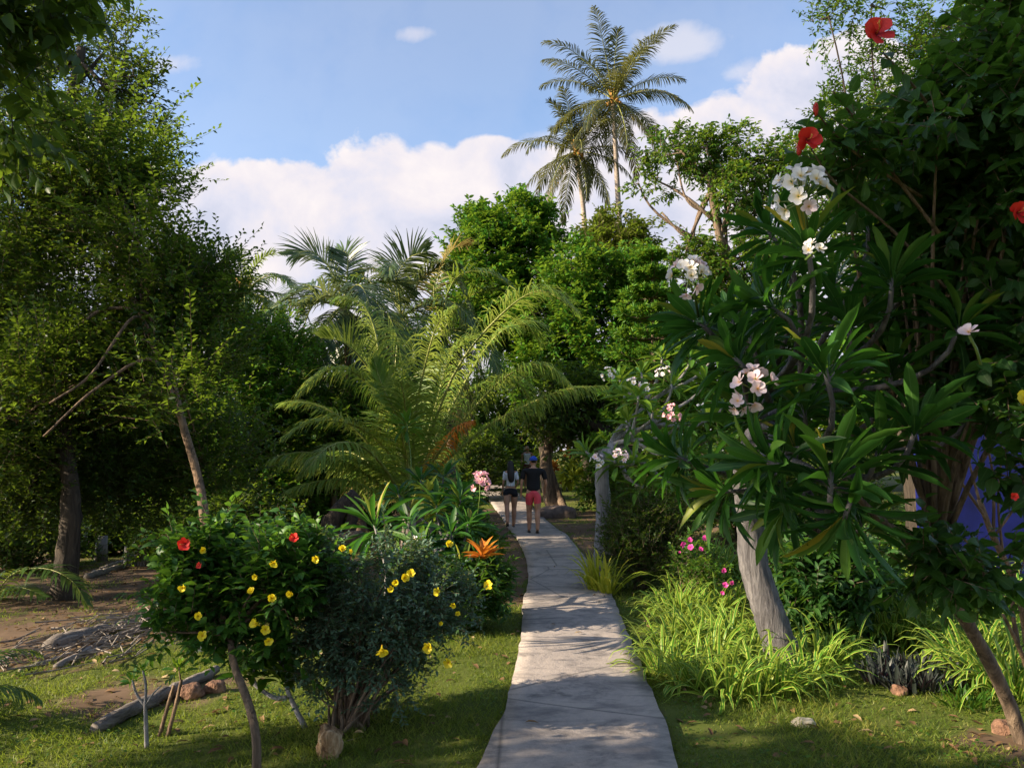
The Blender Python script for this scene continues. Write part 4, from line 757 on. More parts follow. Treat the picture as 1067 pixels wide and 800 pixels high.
palm('young_palm', 'young stemless coconut palm with long arching yellow-green fronds at the centre of the garden', [yb, yb + A3(0, 0, .35), yb + A3(0, 0, .8)], .17, 67, nf=15, Lf=3.3, els=(1.42, .55), mats=('frond_bright', 'rachis'), nleaf=100, ll=.8, w=.026, droop=.85, cat='palm tree', boot=False, avoid=lambda P: bool(((P[:, 0] > -1.1) & (P[:, 0] < .9) & (P[:, 2] < 3.0)).any()),
     fronds=[dict(p=pf((432, 500, 14), (472, 392, 13.6), (520, 330, 13.3), (562, 303, 13), (598, 322, 12.8)), ll=.95, mat='frond_bright', grav=.5, n=130, w=.02), dict(p=pf((432, 500, 14), (478, 410, 14.2), (515, 352, 14.4), (545, 338, 14.6), (560, 352, 14.7)), ll=.9, grav=.5),
             dict(p=pf((436, 505, 14), (500, 450, 13.6), (545, 424, 13.4), (590, 406, 13.2), (632, 402, 13)), ll=.62, mat='frond_bright', grav=.75, n=130, w=.018), dict(p=pf((430, 500, 14), (432, 440, 13.6), (442, 385, 13.3), (455, 340, 13.1), (472, 320, 13)), ll=.62, mat='frond_bright', grav=.9, n=120, w=.02),
             dict(p=pf((428, 500, 14), (408, 430, 13.7), (385, 385, 13.4), (360, 358, 13.1), (334, 352, 12.9)), ll=.75, mat='frond_bright', grav=.1, vee=.6, n=90, w=.024), dict(p=pf((428, 505, 14), (395, 460, 13.8), (360, 440, 13.5), (325, 440, 13.2), (298, 455, 13)), ll=.7, grav=.4),
             dict(p=pf((428, 508, 14), (395, 490, 13.6), (365, 478, 13.3), (335, 482, 13), (312, 496, 12.8)), ll=.55, mat='frond_bright', grav=.5), dict(p=pf((432, 500, 14), (405, 428, 13.7), (372, 390, 13.4), (342, 386, 13.2), (312, 408, 13)), ll=.75, mat='frond_bright', grav=.6, n=120, w=.021), dict(p=pf((432, 500, 14), (485, 435, 13.8), (528, 392, 13.6), (566, 380, 13.4), (596, 402, 13.3)), ll=.7, mat='frond_bright', grav=.7, n=120, w=.02), dict(p=pf((432, 500, 14), (400, 410, 14.2), (392, 350, 14.4), (378, 318, 14.5), (352, 312, 14.6)), ll=.8, mat='frond_bright', grav=.6, n=120, w=.021), dict(p=pf((430, 500, 14), (415, 440, 13.4), (398, 402, 13.2), (390, 376, 13.1)), ll=.5, w=.085, mat='frond_bright', grav=.0, vee=.15, ragged=0, tw=1.2, n=46),
             dict(p=pf((434, 508, 14), (458, 470, 13), (475, 447, 12.8), (492, 438, 12.7)), ll=.35, mat='orange_leaf', grav=.9, n=50), dict(p=pf((434, 500, 14), (470, 430, 14.4), (505, 400, 14.6), (540, 400, 14.8), (560, 430, 14.9)), ll=.85, grav=.5),
             dict(p=pf((430, 512, 14), (395, 512, 13.2), (360, 500, 12.9), (325, 503, 12.6), (298, 512, 12.4)), ll=.5, mat='frond_bright', grav=.8), dict(p=pf((432, 500, 14), (455, 420, 14.5), (470, 370, 14.7), (500, 350, 14.8)), ll=.8, grav=.4)])
palm('palm_seedling', 'low dark palm seedling arching beside the dark trunk at the left', [gp(-6.6, 9.6, -.05), gp(-6.6, 9.6, .15)], .05, 68, nf=0, mats=('frond', 'rachis'), boot=False, nleaf=40, ll=.35, w=.03, cat='palm seedling',
     fronds=[dict(p=pf((-15, 640, 9.6), (10, 600, 9.4), (45, 592, 9.2), (75, 605, 9.0), (92, 632, 8.9))), dict(p=pf((-15, 640, 9.6), (-2, 618, 9.3), (22, 612, 9.1), (48, 622, 8.9)))])
palm('palm_seedling', 'green palm seedling peeping in at the lower left edge of the lawn', [gp(-3.75, 4.9, -.05), gp(-3.75, 4.9, .08)], .03, 69, nf=9, Lf=.85, els=(1.3, .3), mats=('frond', 'rachis'), boot=False, nleaf=36, ll=.22, w=.016, cat='palm seedling', droop=.9)
M['bark_log'] = barkmat('weathered log bark', (.05, .042, .036), (.17, .145, .125), (.34, .3, .27), ring=True, scale=4.0)
M['bark_log_pale'] = barkmat('dry stick bark', (.10, .085, .07), (.26, .22, .18), (.42, .37, .31), ring=True, scale=6.0)
# ------------------------------------------------------------------ frangipanis
cl = lambda px, py, Y, ax, r, n, *a: (at(px, py, Y), A3(*ax), r, n, *a)
rs = lambda px, py, Y, ax: (at(px, py, Y), A3(*ax))
b = G(824, 694)
plumeria('frangipani_tree', 'large dark-leaved frangipani with a thick grey furrowed trunk rising from the striped grass clump', 
    [b - A3(0, 0, .1), at(811, 668, b[1]), at(799, 632, b[1] + .02), at(786, 590, b[1] + .05), at(782, 545, b[1]), at(778, 490, b[1] - .3), at(790, 455, b[1] - .8)], .14,
    [rs(866, 492, 3.0, (.1, .15, 1)), rs(800, 482, 3.1, (-.9, .15, .25)), rs(765, 372, 3.3, (-.5, .15, .6)), rs(728, 335, 3.5, (-.6, .15, .6)), rs(842, 258, 3.2, (-.1, .15, 1)), rs(800, 318, 3.4, (-.8, .15, .5)),
     rs(930, 290, 3.4, (.1, .15, 1)), rs(885, 335, 3.6, (0, .15, 1)), rs(880, 540, 3.0, (-.4, -.1, -.75)), rs(955, 445, 3.2, (.3, .15, .8)), rs(1000, 340, 3.5, (.3, .15, .8)), rs(930, 385, 3.9, (.2, .15, 1)), rs(838, 425, 3.8, (0, .15, 1)),
     rs(780, 428, 3.6, (-.3, .15, .8)), rs(705, 476, 4.2, (-.8, .15, .3)), rs(752, 512, 4.0, (-.6, -.1, .0)), rs(905, 235, 4.0, (0, .15, 1)), rs(965, 240, 4.1, (.2, .15, 1)), rs(860, 385, 3.0, (-.2, .15, 1)),
     rs(915, 470, 3.3, (.3, .15, .8)), rs(815, 530, 3.4, (-.8, -.1, -.5)), rs(1040, 300, 3.9, (.4, .15, .7)), rs(800, 240, 3.9, (-.5, .15, .7)), rs(1010, 430, 3.8, (.3, .15, .7)), rs(880, 420, 4.3, (0, .15, 1)), rs(950, 330, 4.4, (0, .15, 1)), rs(780, 350, 4.4, (-.3, .15, .8)), rs(840, 330, 4.5, (-.2, .15, 1))] + [rs(x, y, Y_, (dx, .15, 1)) for x, y, Y_, dx in [(790, 395, 4.8, -.3), (830, 470, 4.4, 0), (890, 470, 4.5, .1), (930, 430, 4.7, .2), (980, 400, 4.6, .3), (870, 290, 4.8, 0), (910, 330, 5.0, 0), (760, 330, 4.9, -.4), (820, 280, 4.6, -.3), (850, 520, 4.4, -.4), (900, 540, 4.2, .3), (800, 505, 4.6, -.6), (1000, 260, 4.6, .3), (940, 200, 4.6, .1)]],
    71, ll=.275, lw=.052, nl=30, a1=92, br=.014, hubs=9, fs=.068,
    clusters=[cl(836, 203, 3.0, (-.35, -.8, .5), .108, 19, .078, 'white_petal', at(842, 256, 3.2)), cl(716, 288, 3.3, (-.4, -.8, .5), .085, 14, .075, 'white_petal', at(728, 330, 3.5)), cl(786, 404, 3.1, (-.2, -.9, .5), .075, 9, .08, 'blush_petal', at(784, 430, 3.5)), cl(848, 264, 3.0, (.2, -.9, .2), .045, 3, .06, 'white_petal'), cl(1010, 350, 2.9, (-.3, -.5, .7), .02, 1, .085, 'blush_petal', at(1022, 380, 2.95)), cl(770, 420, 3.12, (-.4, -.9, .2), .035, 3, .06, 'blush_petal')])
b = G(627, 606)
plumeria('frangipani_tree', 'pale-trunked frangipani with sunlit light green leaves and small white flower heads', 
    [b - A3(0, 0, .1), at(627, 580, b[1]), at(629, 530, b[1]), at(627, 490, b[1]), at(634, 468, b[1])], .125,
    [rs(x, y, b[1] + d, (dx, -.1, 1)) for x, y, d, dx in [(650, 412, .2, -.3), (668, 388, .5, -.2), (700, 400, .4, 0), (735, 395, .2, .2), (690, 372, .9, 0), (720, 372, .8, .2), (655, 440, 0, -.5), (680, 430, -.4, 0), (705, 440, -.2, .1), (735, 435, .3, .4), (640, 480, -.5, -.7), (610, 470, -.3, -.9), (660, 480, -.6, -.1), (690, 470, -.3, .2), (720, 470, .2, .3), (755, 420, .8, .4), (645, 395, 1.0, -.4), (670, 505, -.6, 0), (700, 500, .2, .4), (665, 412, -.3, 0), (745, 365, 1.2, .3)]],
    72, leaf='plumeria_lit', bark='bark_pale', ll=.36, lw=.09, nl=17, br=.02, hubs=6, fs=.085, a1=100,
    clusters=[cl(634, 390, b[1] + .4, (-.3, -.5, .8), .10, 9), cl(660, 401, b[1] - .2, (0, -.5, .8), .10, 7), cl(673, 404, b[1] - .3, (0, -.6, .8), .07, 5), cl(692, 391, b[1] - .2, (0, -.5, .8), .12, 9), cl(700, 430, b[1] - .7, (0, -.6, .6), .13, 9, .085, 'pink_petal'), cl(645, 478, b[1] - .9, (0, -.8, .5), .12, 10, .085, 'blush_petal'), cl(622, 480, b[1] - .8, (-.3, -.8, .5), .10, 7)])
b = gp(-1.0, 8.4)
plumeria('frangipani_bush', 'dark green frangipani bush at the left verge topped by one pink flower head', [b - A3(0, 0, .1), at(445, 625, 8.4), at(452, 595, 8.4)], .05,
    [rs(x, y, 8.3 + d, (dx, -.2, dz)) for x, y, d, dx, dz in [(425, 545, 0, -.4, 1), (455, 525, .6, 0, 1), (480, 520, .4, .1, 1), (488, 545, 0, .2, 1), (470, 555, -.2, 0, 1), (440, 570, -.3, -.3, 1), (494, 578, -.2, .3, .9), (480, 588, -.5, .2, 1), (450, 600, -.4, -.1, 1), (420, 590, -.2, -.6, .7), (490, 612, -.6, .3, .8), (470, 625, -.6, .1, .9), (438, 500, 1.4, -.2, 1), (462, 495, 1.6, .1, 1), (480, 512, 1.0, .1, 1), (415, 515, 1.0, -.4, 1), (478, 535, .5, .1, 1)]],
    73, ll=.33, lw=.075, nl=19, br=.013, hubs=4, fs=.08, clusters=[cl(500, 503, 8.1, (0, -.5, .9), .11, 14, .085, 'pink_petal', at(498, 535, 8.3)), cl(433, 563, 7.8, (-.2, -.8, .4), .04, 3)])
stemplant('spoke_leaved_plant', 'slim stemmed plant with one spoke-like dark rosette rising over the grey-green bush', gp(-1.10, 6.6), [[at(402, 600, 6.6), at(390, 547, 6.6)]], 74, M['plumeria'], bark='bark_pale', nl=30, ll=.42, lw=.06, r=.014, a1=125)
stemplant('tufted_plant', 'light green tuft of leaves on a tall thin stem in front of the young palm', gp(-1.6, 11), [[at(428, 500, 11), at(424, 442, 11)]], 75, M['leaf_bright'], nl=24, ll=.32, lw=.06, r=.014)
stemplant('orange_bromeliad', 'orange pointed-leaf bromeliad glowing beside the left verge of the path', gp(-.30, 7.7), [[at(503, 600, 7.7), at(503, 578, 7.7)]], 76, M['orange_leaf'], nl=22, ll=.22, lw=.055, r=.012, a1=60, tp=T_LANCE)
stemplant('croton', 'yellow-spotted croton with drooping leaves inside the left shrubbery', gp(-1.05, 9.6), [[at(447, 560, 9.4), at(447, 512, 9.4)], [at(455, 560, 9.3), at(458, 525, 9.3)]], 77, M['yellow_strap'], nl=18, ll=.32, lw=.06, a1=140, tp=T_LANCE)
# ------------------------------------------------------------------ bushes with countable flowers
def bush(name, label, base, lobes, seed, leaf, ncl, stems, flowers=(), cat='shrub', group=None, bark='bark_brown', sr=.02, trunk=None, **lf):
    rng = np.random.default_rng(seed); o = thing(name, label, cat, base, group); w = MB(); lb = MB(); base = np.asarray(base, float)
    P, O = lobes_points(lobes, ncl, rng, lf.pop('gap', .1), lf.pop('gscale', 1.5), lf.pop('inner', .3)); st = base
    if trunk is not None: TP = spline(trunk[0], 20); tube(w, TP, np.linspace(trunk[1], trunk[1] * .75, len(TP)), 10, .06, rng=rng); st = TP[-1]
    for _ in range(stems):
        q = P[rng.integers(len(P))]; s = st + (A3(rng.normal() * .05, rng.normal() * .05, 0) if trunk is None else 0); Lq = np.linalg.norm(q - s)
        B = bez(s, s + (q - s) * .3 + A3(0, 0, .15 * Lq), q - (q - s) * .3 + rng.normal(size=3) * .06 * Lq, q, 10); tube(w, B, np.linspace(sr, sr * .25, 10), 6, .05, rng=rng)
    if name in ('hibiscus_shrub', 'allamanda_bush', 'hibiscus_tree'):
        out_ = np.where(inner_d(P, lobes) > .75)[0]; kk = rng.choice(out_, min(46, len(out_)), replace=False); leafy(lb, w, P[kk], O[kk], rng, **{**lf, 'ntw': 1, 'tl': lf['tl'] * 2.1, 'm': int(lf['m'] * 1.8), 'out': 1.1, 'up': .5, 'rand': .5, 'spread': .02})
    leafy(lb, w, P, O, rng, **lf); w.build('stem', M[bark], o); lb.build('foliage', M[leaf], o)
    for (px, py, Y, kind, *sz) in flowers:
        c = at(px, py, Y - (.16 if name in ('hibiscus_shrub', 'allamanda_bush') else 0)); sp_ = .12 if kind == 'r' else .35; ax = A3(rng.normal() * sp_ - .1, -1 + rng.normal() * .2, .12 + rng.normal() * sp_)
        if kind == 'y': flower5('flower', c, ax, (sz[0] if sz else .075) * rng.uniform(.75, 1.02), 'yellow_petal', o, rng, rng.uniform(40, 72), .95, tube_len=.25)
        elif kind == 'r': flower5('flower', c, ax, (sz[0] if sz else .11), 'red_petal', o, rng, 66, .95, stamen=True)
        elif kind == 'm': flower5('flower', c, ax, (sz[0] if sz else .06), 'magenta_petal', o, rng, 72, .95)
        elif kind == 'b': nb = MB(); ball(nb, c, .012, .012, .03, 8, 6, axis=[rng.normal() * .3, -.2, 1]); nb.build('bud', M['bud'], o)
    return o
M['bud'] = plainmat('flower bud', [(.35, .01, .01), (.5, .05, .03)], .6, 20)
Yh = 4.75
tb = G(268, 812)
bush('hibiscus_shrub', 'green shrub on a single thin trunk at the lower left, carrying red and yellow flowers', tb, 
     [ell(240, 592, 42, 22, Yh, .4), ell(205, 606, 28, 26, Yh, .3), ell(285, 598, 40, 30, Yh, .35), ell(240, 635, 50, 28, Yh, .35), ell(315, 600, 24, 26, Yh, .3), ell(196, 580, 12, 14, Yh, .2), ell(225, 566, 22, 10, Yh, .2), ell(200, 645, 26, 20, Yh, .25), ell(290, 640, 40, 30, Yh + .1, .3), ell(285, 574, 20, 10, Yh, .3), ell(260, 670, 24, 12, Yh - .1, .2)],
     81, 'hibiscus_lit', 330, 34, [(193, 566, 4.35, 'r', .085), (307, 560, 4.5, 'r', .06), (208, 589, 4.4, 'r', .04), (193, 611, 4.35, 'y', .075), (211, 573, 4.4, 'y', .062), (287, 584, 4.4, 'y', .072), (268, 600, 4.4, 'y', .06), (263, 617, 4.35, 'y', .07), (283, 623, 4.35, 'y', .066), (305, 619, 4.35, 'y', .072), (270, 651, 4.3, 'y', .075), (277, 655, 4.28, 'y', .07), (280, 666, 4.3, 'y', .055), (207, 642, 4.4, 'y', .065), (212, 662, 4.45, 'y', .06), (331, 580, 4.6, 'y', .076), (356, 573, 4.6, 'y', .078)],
     trunk=([tb - A3(0, 0, .1), at(267, 770, tb[1]), at(258, 730, tb[1] + .1), at(244, 693, tb[1] + .2), at(240, 665, tb[1] + .35)], .026), sr=.014, ntw=5, tl=.15, m=7, ll=.062, lw=.036, tp=T_OVATE, up=.6, out=.35, gap=.3, gscale=2.2, twr=.0022, inner=.15, spread=.3)
bb = G(362, 760)
Ya = 5.1
bush('allamanda_bush', 'rounded grey-green bush with yellow trumpet flowers growing from a cluster of bare stems', bb, 
     [ell(390, 605, 55, 34, Ya, .4), ell(345, 625, 40, 40, Ya, .4), ell(430, 635, 40, 36, Ya, .4), ell(385, 655, 62, 44, Ya, .45), ell(350, 690, 34, 36, Ya, .3), ell(400, 700, 34, 30, Ya, .3), ell(470, 630, 30, 20, Ya + .2, .25), ell(340, 590, 26, 20, Ya, .3), ell(418, 590, 30, 18, Ya + .2, .3)],
     82, 'allamanda', 560, 60, [(332, 580, 4.7, 'y', .01), (421, 602, 4.75, 'y', .08), (413, 606, 4.75, 'y', .07), (428, 598, 4.78, 'y', .07), (409, 612, 4.76, 'y', .06), (458, 617, 4.8, 'y', .075), (473, 629, 4.85, 'y', .075), (398, 673, 4.55, 'y', .095), (448, 673, 4.8, 'y', .085), (469, 689, 4.85, 'y', .08), (466, 568, 5.8, 'y', .08), (509, 610, 6.3, 'y', .1), (476, 640, 4.9, 'y', .045), (459, 650, 4.9, 'y', .05), (367, 574, 4.9, 'y', .04)][1:],
     sr=.012, ntw=7, tl=.13, m=9, ll=.036, lw=.018, tp=T_MID, up=.4, out=.5, gap=.25, gscale=2.2, twr=.002, bark='bark_brown', inner=.2)
b = G(668, 613)
bush('round_shrub', 'dense fine-leaved rounded shrub in front of the pale frangipani trunk, bare and brown below', b, [ell(672, 545, 40, 30, b[1], .5), ell(650, 565, 22, 30, b[1], .4), ell(675, 580, 36, 30, b[1] - .1, .45), ell(700, 560, 20, 30, b[1], .35)],
     83, 'leaf_dark', 330, 50, sr=.016, ntw=7, tl=.22, m=9, ll=.05, lw=.022, up=.5, out=.5, gap=.05, twr=.003, bark='bark_brown')
b = G(858, 668)
bush('broadleaf_shrub', 'dark broad-leaved shrub low behind the grey frangipani trunk', b, [ell(858, 615, 46, 42, b[1], .5), ell(890, 600, 30, 30, b[1] + .3, .4), ell(830, 600, 25, 30, b[1] + .2, .4)],
     84, 'hibiscus', 240, 24, sr=.014, ntw=6, tl=.2, m=7, ll=.11, lw=.045, tp=T_OVATE, up=.2, out=.5, gap=.05, hang=.3, twr=.003)
b = G(712, 628)
bush('periwinkle', 'small plant dotted with magenta flowers between the striped grass clumps', b, [ell(722, 585, 22, 16, b[1], .3), ell(742, 605, 16, 18, b[1] - .2, .25)], 85, 'leaf_mid', 60, 12,
     [(711, 567, 8.4, 'm', .075), (720, 570, 8.3, 'm', .075), (735, 561, 8.3, 'm', .085), (719, 562, 8.4, 'm', .06), (730, 572, 8.3, 'm', .06), (754, 594, 7.6, 'm', .055), (756, 609, 7.5, 'm', .06), (762, 607, 7.5, 'm', .05), (753, 617, 7.5, 'm', .05), (708, 575, 8.3, 'm', .03)], cat='flowering plant', sr=.008, ntw=5, tl=.15, m=6, ll=.06, lw=.03, gap=0, twr=.002, tp=T_MID)
# foreground hibiscus on the right
hb = G(1068, 772)
fork_ = at(975, 596, 4.25)
rng = np.random.default_rng(90)
hlobes = [ell(1010, 130, 75, 85, 3.7, .55), ell(945, 140, 36, 50, 3.5, .4), ell(1050, 220, 60, 110, 3.7, .6), ell(980, 220, 60, 60, 3.9, .5), ell(1040, 350, 50, 80, 3.7, .5), ell(1050, 40, 60, 60, 3.8, .5), ell(980, 320, 70, 60, 4.4, .5), ell(1075, 455, 30, 52, 3.4, .3), ell(985, 470, 26, 26, 3.9, .2), ell(900, 60, 18, 22, 3.2, .2), ell(880, 160, 20, 26, 3.4, .25), ell(1000, 590, 60, 14, 3.7, .3), ell(965, 70, 30, 30, 3.6, .35), ell(975, 600, 45, 20, 3.6, .25)]
hob = bush('hibiscus_tree', 'dark hibiscus leaning in from the right edge with scarlet flowers high against the cloud', hb, hlobes, 86, 'hibiscus', 560, 46,
     [(913, 36, 2.95, 'r', .135), (841, 146, 3.15, 'r', .12), (1060, 222, 3.2, 'r', .11), (1057, 517, 3.2, 'r', .035), (1066, 420, 3.0, 'y', .085), (850, 114, 3.1, 'b'), (833, 155, 3.15, 'b')],
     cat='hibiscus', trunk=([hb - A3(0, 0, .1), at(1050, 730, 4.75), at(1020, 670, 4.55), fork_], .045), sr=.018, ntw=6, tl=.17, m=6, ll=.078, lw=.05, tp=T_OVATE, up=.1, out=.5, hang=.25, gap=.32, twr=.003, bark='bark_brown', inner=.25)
w = MB()
for pts, r0 in ([(fork_, at(940, 560, 4.1), at(905, 530, 4.0), at(880, 500, 3.9)), .03], [(fork_, at(985, 540, 4.2), at(998, 480, 4.1), at(1000, 400, 3.9)), .022], [(fork_, at(968, 540, 4.2), at(950, 490, 4.1), at(940, 420, 3.9)), .018], [(fork_, at(1010, 602, 4.3), at(1067, 608, 4.4), at(1120, 612, 4.5)), .03],
                ([*map(lambda a: at(*a), [(980, 245, 3.5), (930, 180, 3.4), (895, 130, 3.3), (868, 95, 3.15)])], .009), ([*map(lambda a: at(*a), [(960, 205, 3.5), (905, 170, 3.3), (870, 140, 3.2), (849, 115, 3.1)])], .008), ([*map(lambda a: at(*a), [(1000, 160, 3.5), (960, 100, 3.3), (920, 55, 3.0)])], .009), ([*map(lambda a: at(*a), [(985, 300, 3.6), (930, 240, 3.4), (870, 190, 3.25), (845, 155, 3.17)])], .008)):
    S = spline(pts, 16); w = MB(); tube(w, S, np.linspace(r0, r0 * .45, len(S)), 7, .05, rng=rng); w.build('branch', M['bark_brown'], hob)
for a_, b_, n_ in ((at(930, 180, 3.4), at(868, 95, 3.15), 12), (at(905, 170, 3.3), at(849, 115, 3.1), 8), (at(930, 240, 3.4), at(845, 160, 3.17), 12), (at(960, 100, 3.3), at(918, 55, 3.0), 9)):
    t = np.linspace(.05, .97, n_)[:, None]; P = a_ + (b_ - a_) * t; dd = unit(b_ - a_); T = rdirs(n_, rng) + dd * .6 + A3(0, 0, -.3); lb = MB(); scatter(lb, T_OVATE, P, T, rdirs(n_, rng) * .5 + A3(0, -.2, 1), rng.uniform(.06, .1, n_), rng.uniform(.04, .06, n_), rng.random(n_)); lb.build('leaf_spray', M['hibiscus'], hob)
# second bare-stemmed shrub against the blue wall
b = gp(3.75, 5.6); w = MB(); ob = thing('bare_shrub', 'leafless grey branching shrub standing before the blue wall at the right edge', 'shrub', b)
for pts, r0 in ([(b, at(1075, 690, 5.6), at(1062, 620, 5.55), at(1035, 560, 5.5), at(1020, 520, 5.5)), .035], [(at(1055, 600, 5.55), at(1030, 545, 5.5), at(1000, 500, 5.4), at(985, 470, 5.4)), .014], [(at(1035, 560, 5.5), at(1035, 500, 5.5), at(1027, 455, 5.4)), .012], [(at(1062, 620, 5.55), at(1020, 575, 5.4), at(985, 545, 5.3), at(965, 520, 5.3)), .012], [(at(1045, 580, 5.5), at(1040, 520, 5.5), at(1045, 465, 5.5)), .01], [(at(1035, 560, 5.5), at(1062, 520, 5.5), at(1075, 480, 5.5)), .01], [(at(1020, 520, 5.5), at(1012, 490, 5.5), at(1005, 455, 5.5)), .01], [(at(1072, 700, 5.6), at(1060, 670, 5.5), at(1045, 640, 5.4)), .02], [(at(1060, 670, 5.5), at(1055, 630, 5.5), at(1058, 590, 5.5)), .018]):
    S = spline(pts, 14); tube(w, S, np.linspace(r0, r0 * .5, len(S)), 7, .06, rng=rng)
w.build('branches', M['bark_tan'], ob)
# ------------------------------------------------------------------ strap-leaved clumps
gpx = lambda L_: [G(x, y) for x, y in L_]
strap_clump('striped_grass', 'big yellow-edged strap grass clump at the foot of the grey frangipani trunk', gpx([(690, 700), (720, 714), (752, 724), (785, 724), (812, 720), (835, 710), (850, 698), (700, 680), (740, 690), (775, 690), (735, 668), (765, 668), (715, 660), (805, 680)]), 101, n=60, ll=.47, w=.027, spread=.16, arch=.85, lean=(.2, 1.35))
strap_clump('striped_grass', 'mid-sized striped grass clump behind the big one, left of the grey trunk', gpx([(700, 640), (720, 645), (742, 642), (715, 628), (735, 625), (755, 630)]), 102, n=60, ll=.5, w=.03, spread=.22, arch=.85, lean=(.2, 1.3))
strap_clump('striped_grass', 'striped grass clump glimpsed between the round shrub and the grey trunk', gpx([(735, 605), (755, 602), (748, 596), (770, 600)]), 103, n=70, ll=.7, w=.042, spread=.3)
strap_clump('yellow_grass', 'small upright yellow strap plant at the foot of the pale frangipani trunk', gpx([(622, 617), (633, 620)]), 104, mat='yellow_strap', n=44, ll=.62, w=.035, spread=.12, lean=(.1, .9), arch=.6)
strap_clump('striped_grass', 'sunlit yellow striped grass clump right of the dark broad-leaved shrub', gpx([(905, 668), (930, 672), (955, 670), (925, 655), (950, 650), (975, 660)]), 105, n=76, ll=.62, w=.034, spread=.2)
strap_clump('striped_grass', 'striped grass clump under the leaning hibiscus trunk at the right edge', gpx([(1010, 700), (1035, 715), (1060, 725), (1000, 680), (1040, 690)]), 106, n=64, ll=.6, w=.032, spread=.2)
strap_clump('striped_grass', 'tall striped grass clump in front of the blue wall', gpx([(900, 636), (935, 634), (970, 638), (1005, 640), (1040, 645), (950, 626), (1000, 628), (1060, 660)]), 107, n=70, ll=.8, w=.042, spread=.32)
strap_clump('striped_grass', 'thin striped grass tuft right of the dark shrub below the hanging leaves', gpx([(880, 690), (868, 684)]), 110, n=24, ll=.5, w=.018, spread=.1)
strap_clump('purple_bromeliad', 'low patch of dark purple-grey pointed leaves below the sunlit striped grass', gpx([(915, 712), (935, 718), (955, 722), (975, 720), (925, 702), (950, 706), (972, 706), (992, 716)]), 108, mat='strap_dark', n=30, ll=.21, w=.03, spread=.1, lean=(.0, 1.0), arch=.4, seg=4)
strap_clump('green_tuft', 'dark green leafy tuft at the base of the dirt patch on the right', gpx([(1000, 735), (1018, 738)]), 109, mat='leaf_mid', n=26, ll=.18, w=.02, spread=.12, seg=4)
# crotons beyond the couple
cb = G(596, 511)
stemplant('croton', 'yellow-green croton bush right of the tree by the walking couple', cb, [[cb + A3(.1, 0, .5), cb + A3(-.1, 0, 1.1)], [cb + A3(.3, -.1, .5), cb + A3(.35, -.1, .9)], [cb + A3(-.3, 0, .3), cb + A3(-.3, -.2, .6)], [cb + A3(0, -.3, .3), cb + A3(.1, -.3, .6)]], 111, M['yellow_strap'], nl=34, ll=.62, lw=.15, a1=130, tp=T_LANCE)
cb = G(580, 509)
stemplant('croton', 'orange croton tucked between the brown tree trunk and the yellow-green one', cb, [[cb + A3(.0, 0, .5), cb + A3(-.1, 0, .9)], [cb + A3(.2, 0, .3), cb + A3(.2, 0, .6)], [cb + A3(-.1, 0, .2), cb + A3(-.15, 0, .4)], [cb + A3(.5, .6, .9), cb + A3(.6, .6, 1.45)]], 112, M['orange_leaf'], nl=30, ll=.5, lw=.14, a1=120, tp=T_LANCE)
for (px, py, h, lab, mt, sd) in [(612, 498, .9, 'blue-green broad tuft on the slope behind the pale frangipani trunk', 'plumeria_lit', 113), (562, 499, 1.4, 'yellow flowering shrub at the far bend beyond the couple', 'yellow_strap', 114), (498, 512, 1.2, 'dark leafy plant left of the path where it bends away', 'leaf_dark', 115), (480, 512, 1.8, 'green leafy plant under the fronds left of the path bend', 'leaf_mid', 116), (515, 500, 1.3, 'green shrub left of the walking woman at the path bend', 'leaf_mid', 117)]:
    cb = G(px, py); stemplant('garden_plant', lab, cb, [[cb + A3(dx * .5, dy * .5, h * f * .5), cb + A3(dx, dy, h * f)] for dx, dy, f in ((0, 0, 1), (.35, .1, .7), (-.35, -.1, .75), (.15, -.3, .45), (-.2, .3, .5))], sd, M[mt], nl=20, ll=.5, lw=.12, a1=115)
# ------------------------------------------------------------------ saplings, logs, stones
def sticks(name, label, cat, base, polys, mat, seed, tufts=(), leaf='leaf_bright', ll=.09, lw=.03, nl=9, part='stem'):
    rng = np.random.default_rng(seed); o = thing(name, label, cat, base); w = MB()
    for pts, r in polys: S = spline(pts, 14); tube(w, S, np.linspace(r, r * .7, len(S)), 8, .07, rng=rng)
    w.build(part, M[mat], o)
    if tufts:
        lb = MB()
        for c in tufts: rosette(lb, c, [rng.normal() * .2, -.1, 1], nl, ll, lw, rng, a1=70)
        lb.build('leaf_tuft', M[leaf], o)
    return o
b = G(153, 779); Y = b[1]
sticks('cutting', 'forked cutting with two bright leaf tufts planted in the lower left lawn', 'sapling', b, [([b, at(152, 750, Y), at(151, 733, Y)], .014), ([at(151, 735, Y), at(142, 722, Y), at(138, 708, Y)], .009), ([at(151, 735, Y), at(152, 715, Y), at(149, 698, Y)], .009), ([at(151, 735, Y), at(160, 722, Y), at(168, 714, Y)], .006)], 'bark_pale', 121, [at(138, 708, Y), at(149, 698, Y)])
b = G(166, 767); Y = b[1]
sticks('cutting', 'pair of leaning cut stakes sprouting leaves behind the forked cutting', 'sapling', b, [([b, at(175, 735, Y), at(181, 714, Y)], .014), ([b + A3(.05, 0, 0), at(183, 735, Y), at(189, 708, Y)], .014), ([at(189, 715, Y), at(187, 700, Y), at(186, 692, Y)], .006)], 'bark_tan', 122, [at(189, 700, Y), at(184, 694, Y)])
b = G(318, 758); Y = b[1]
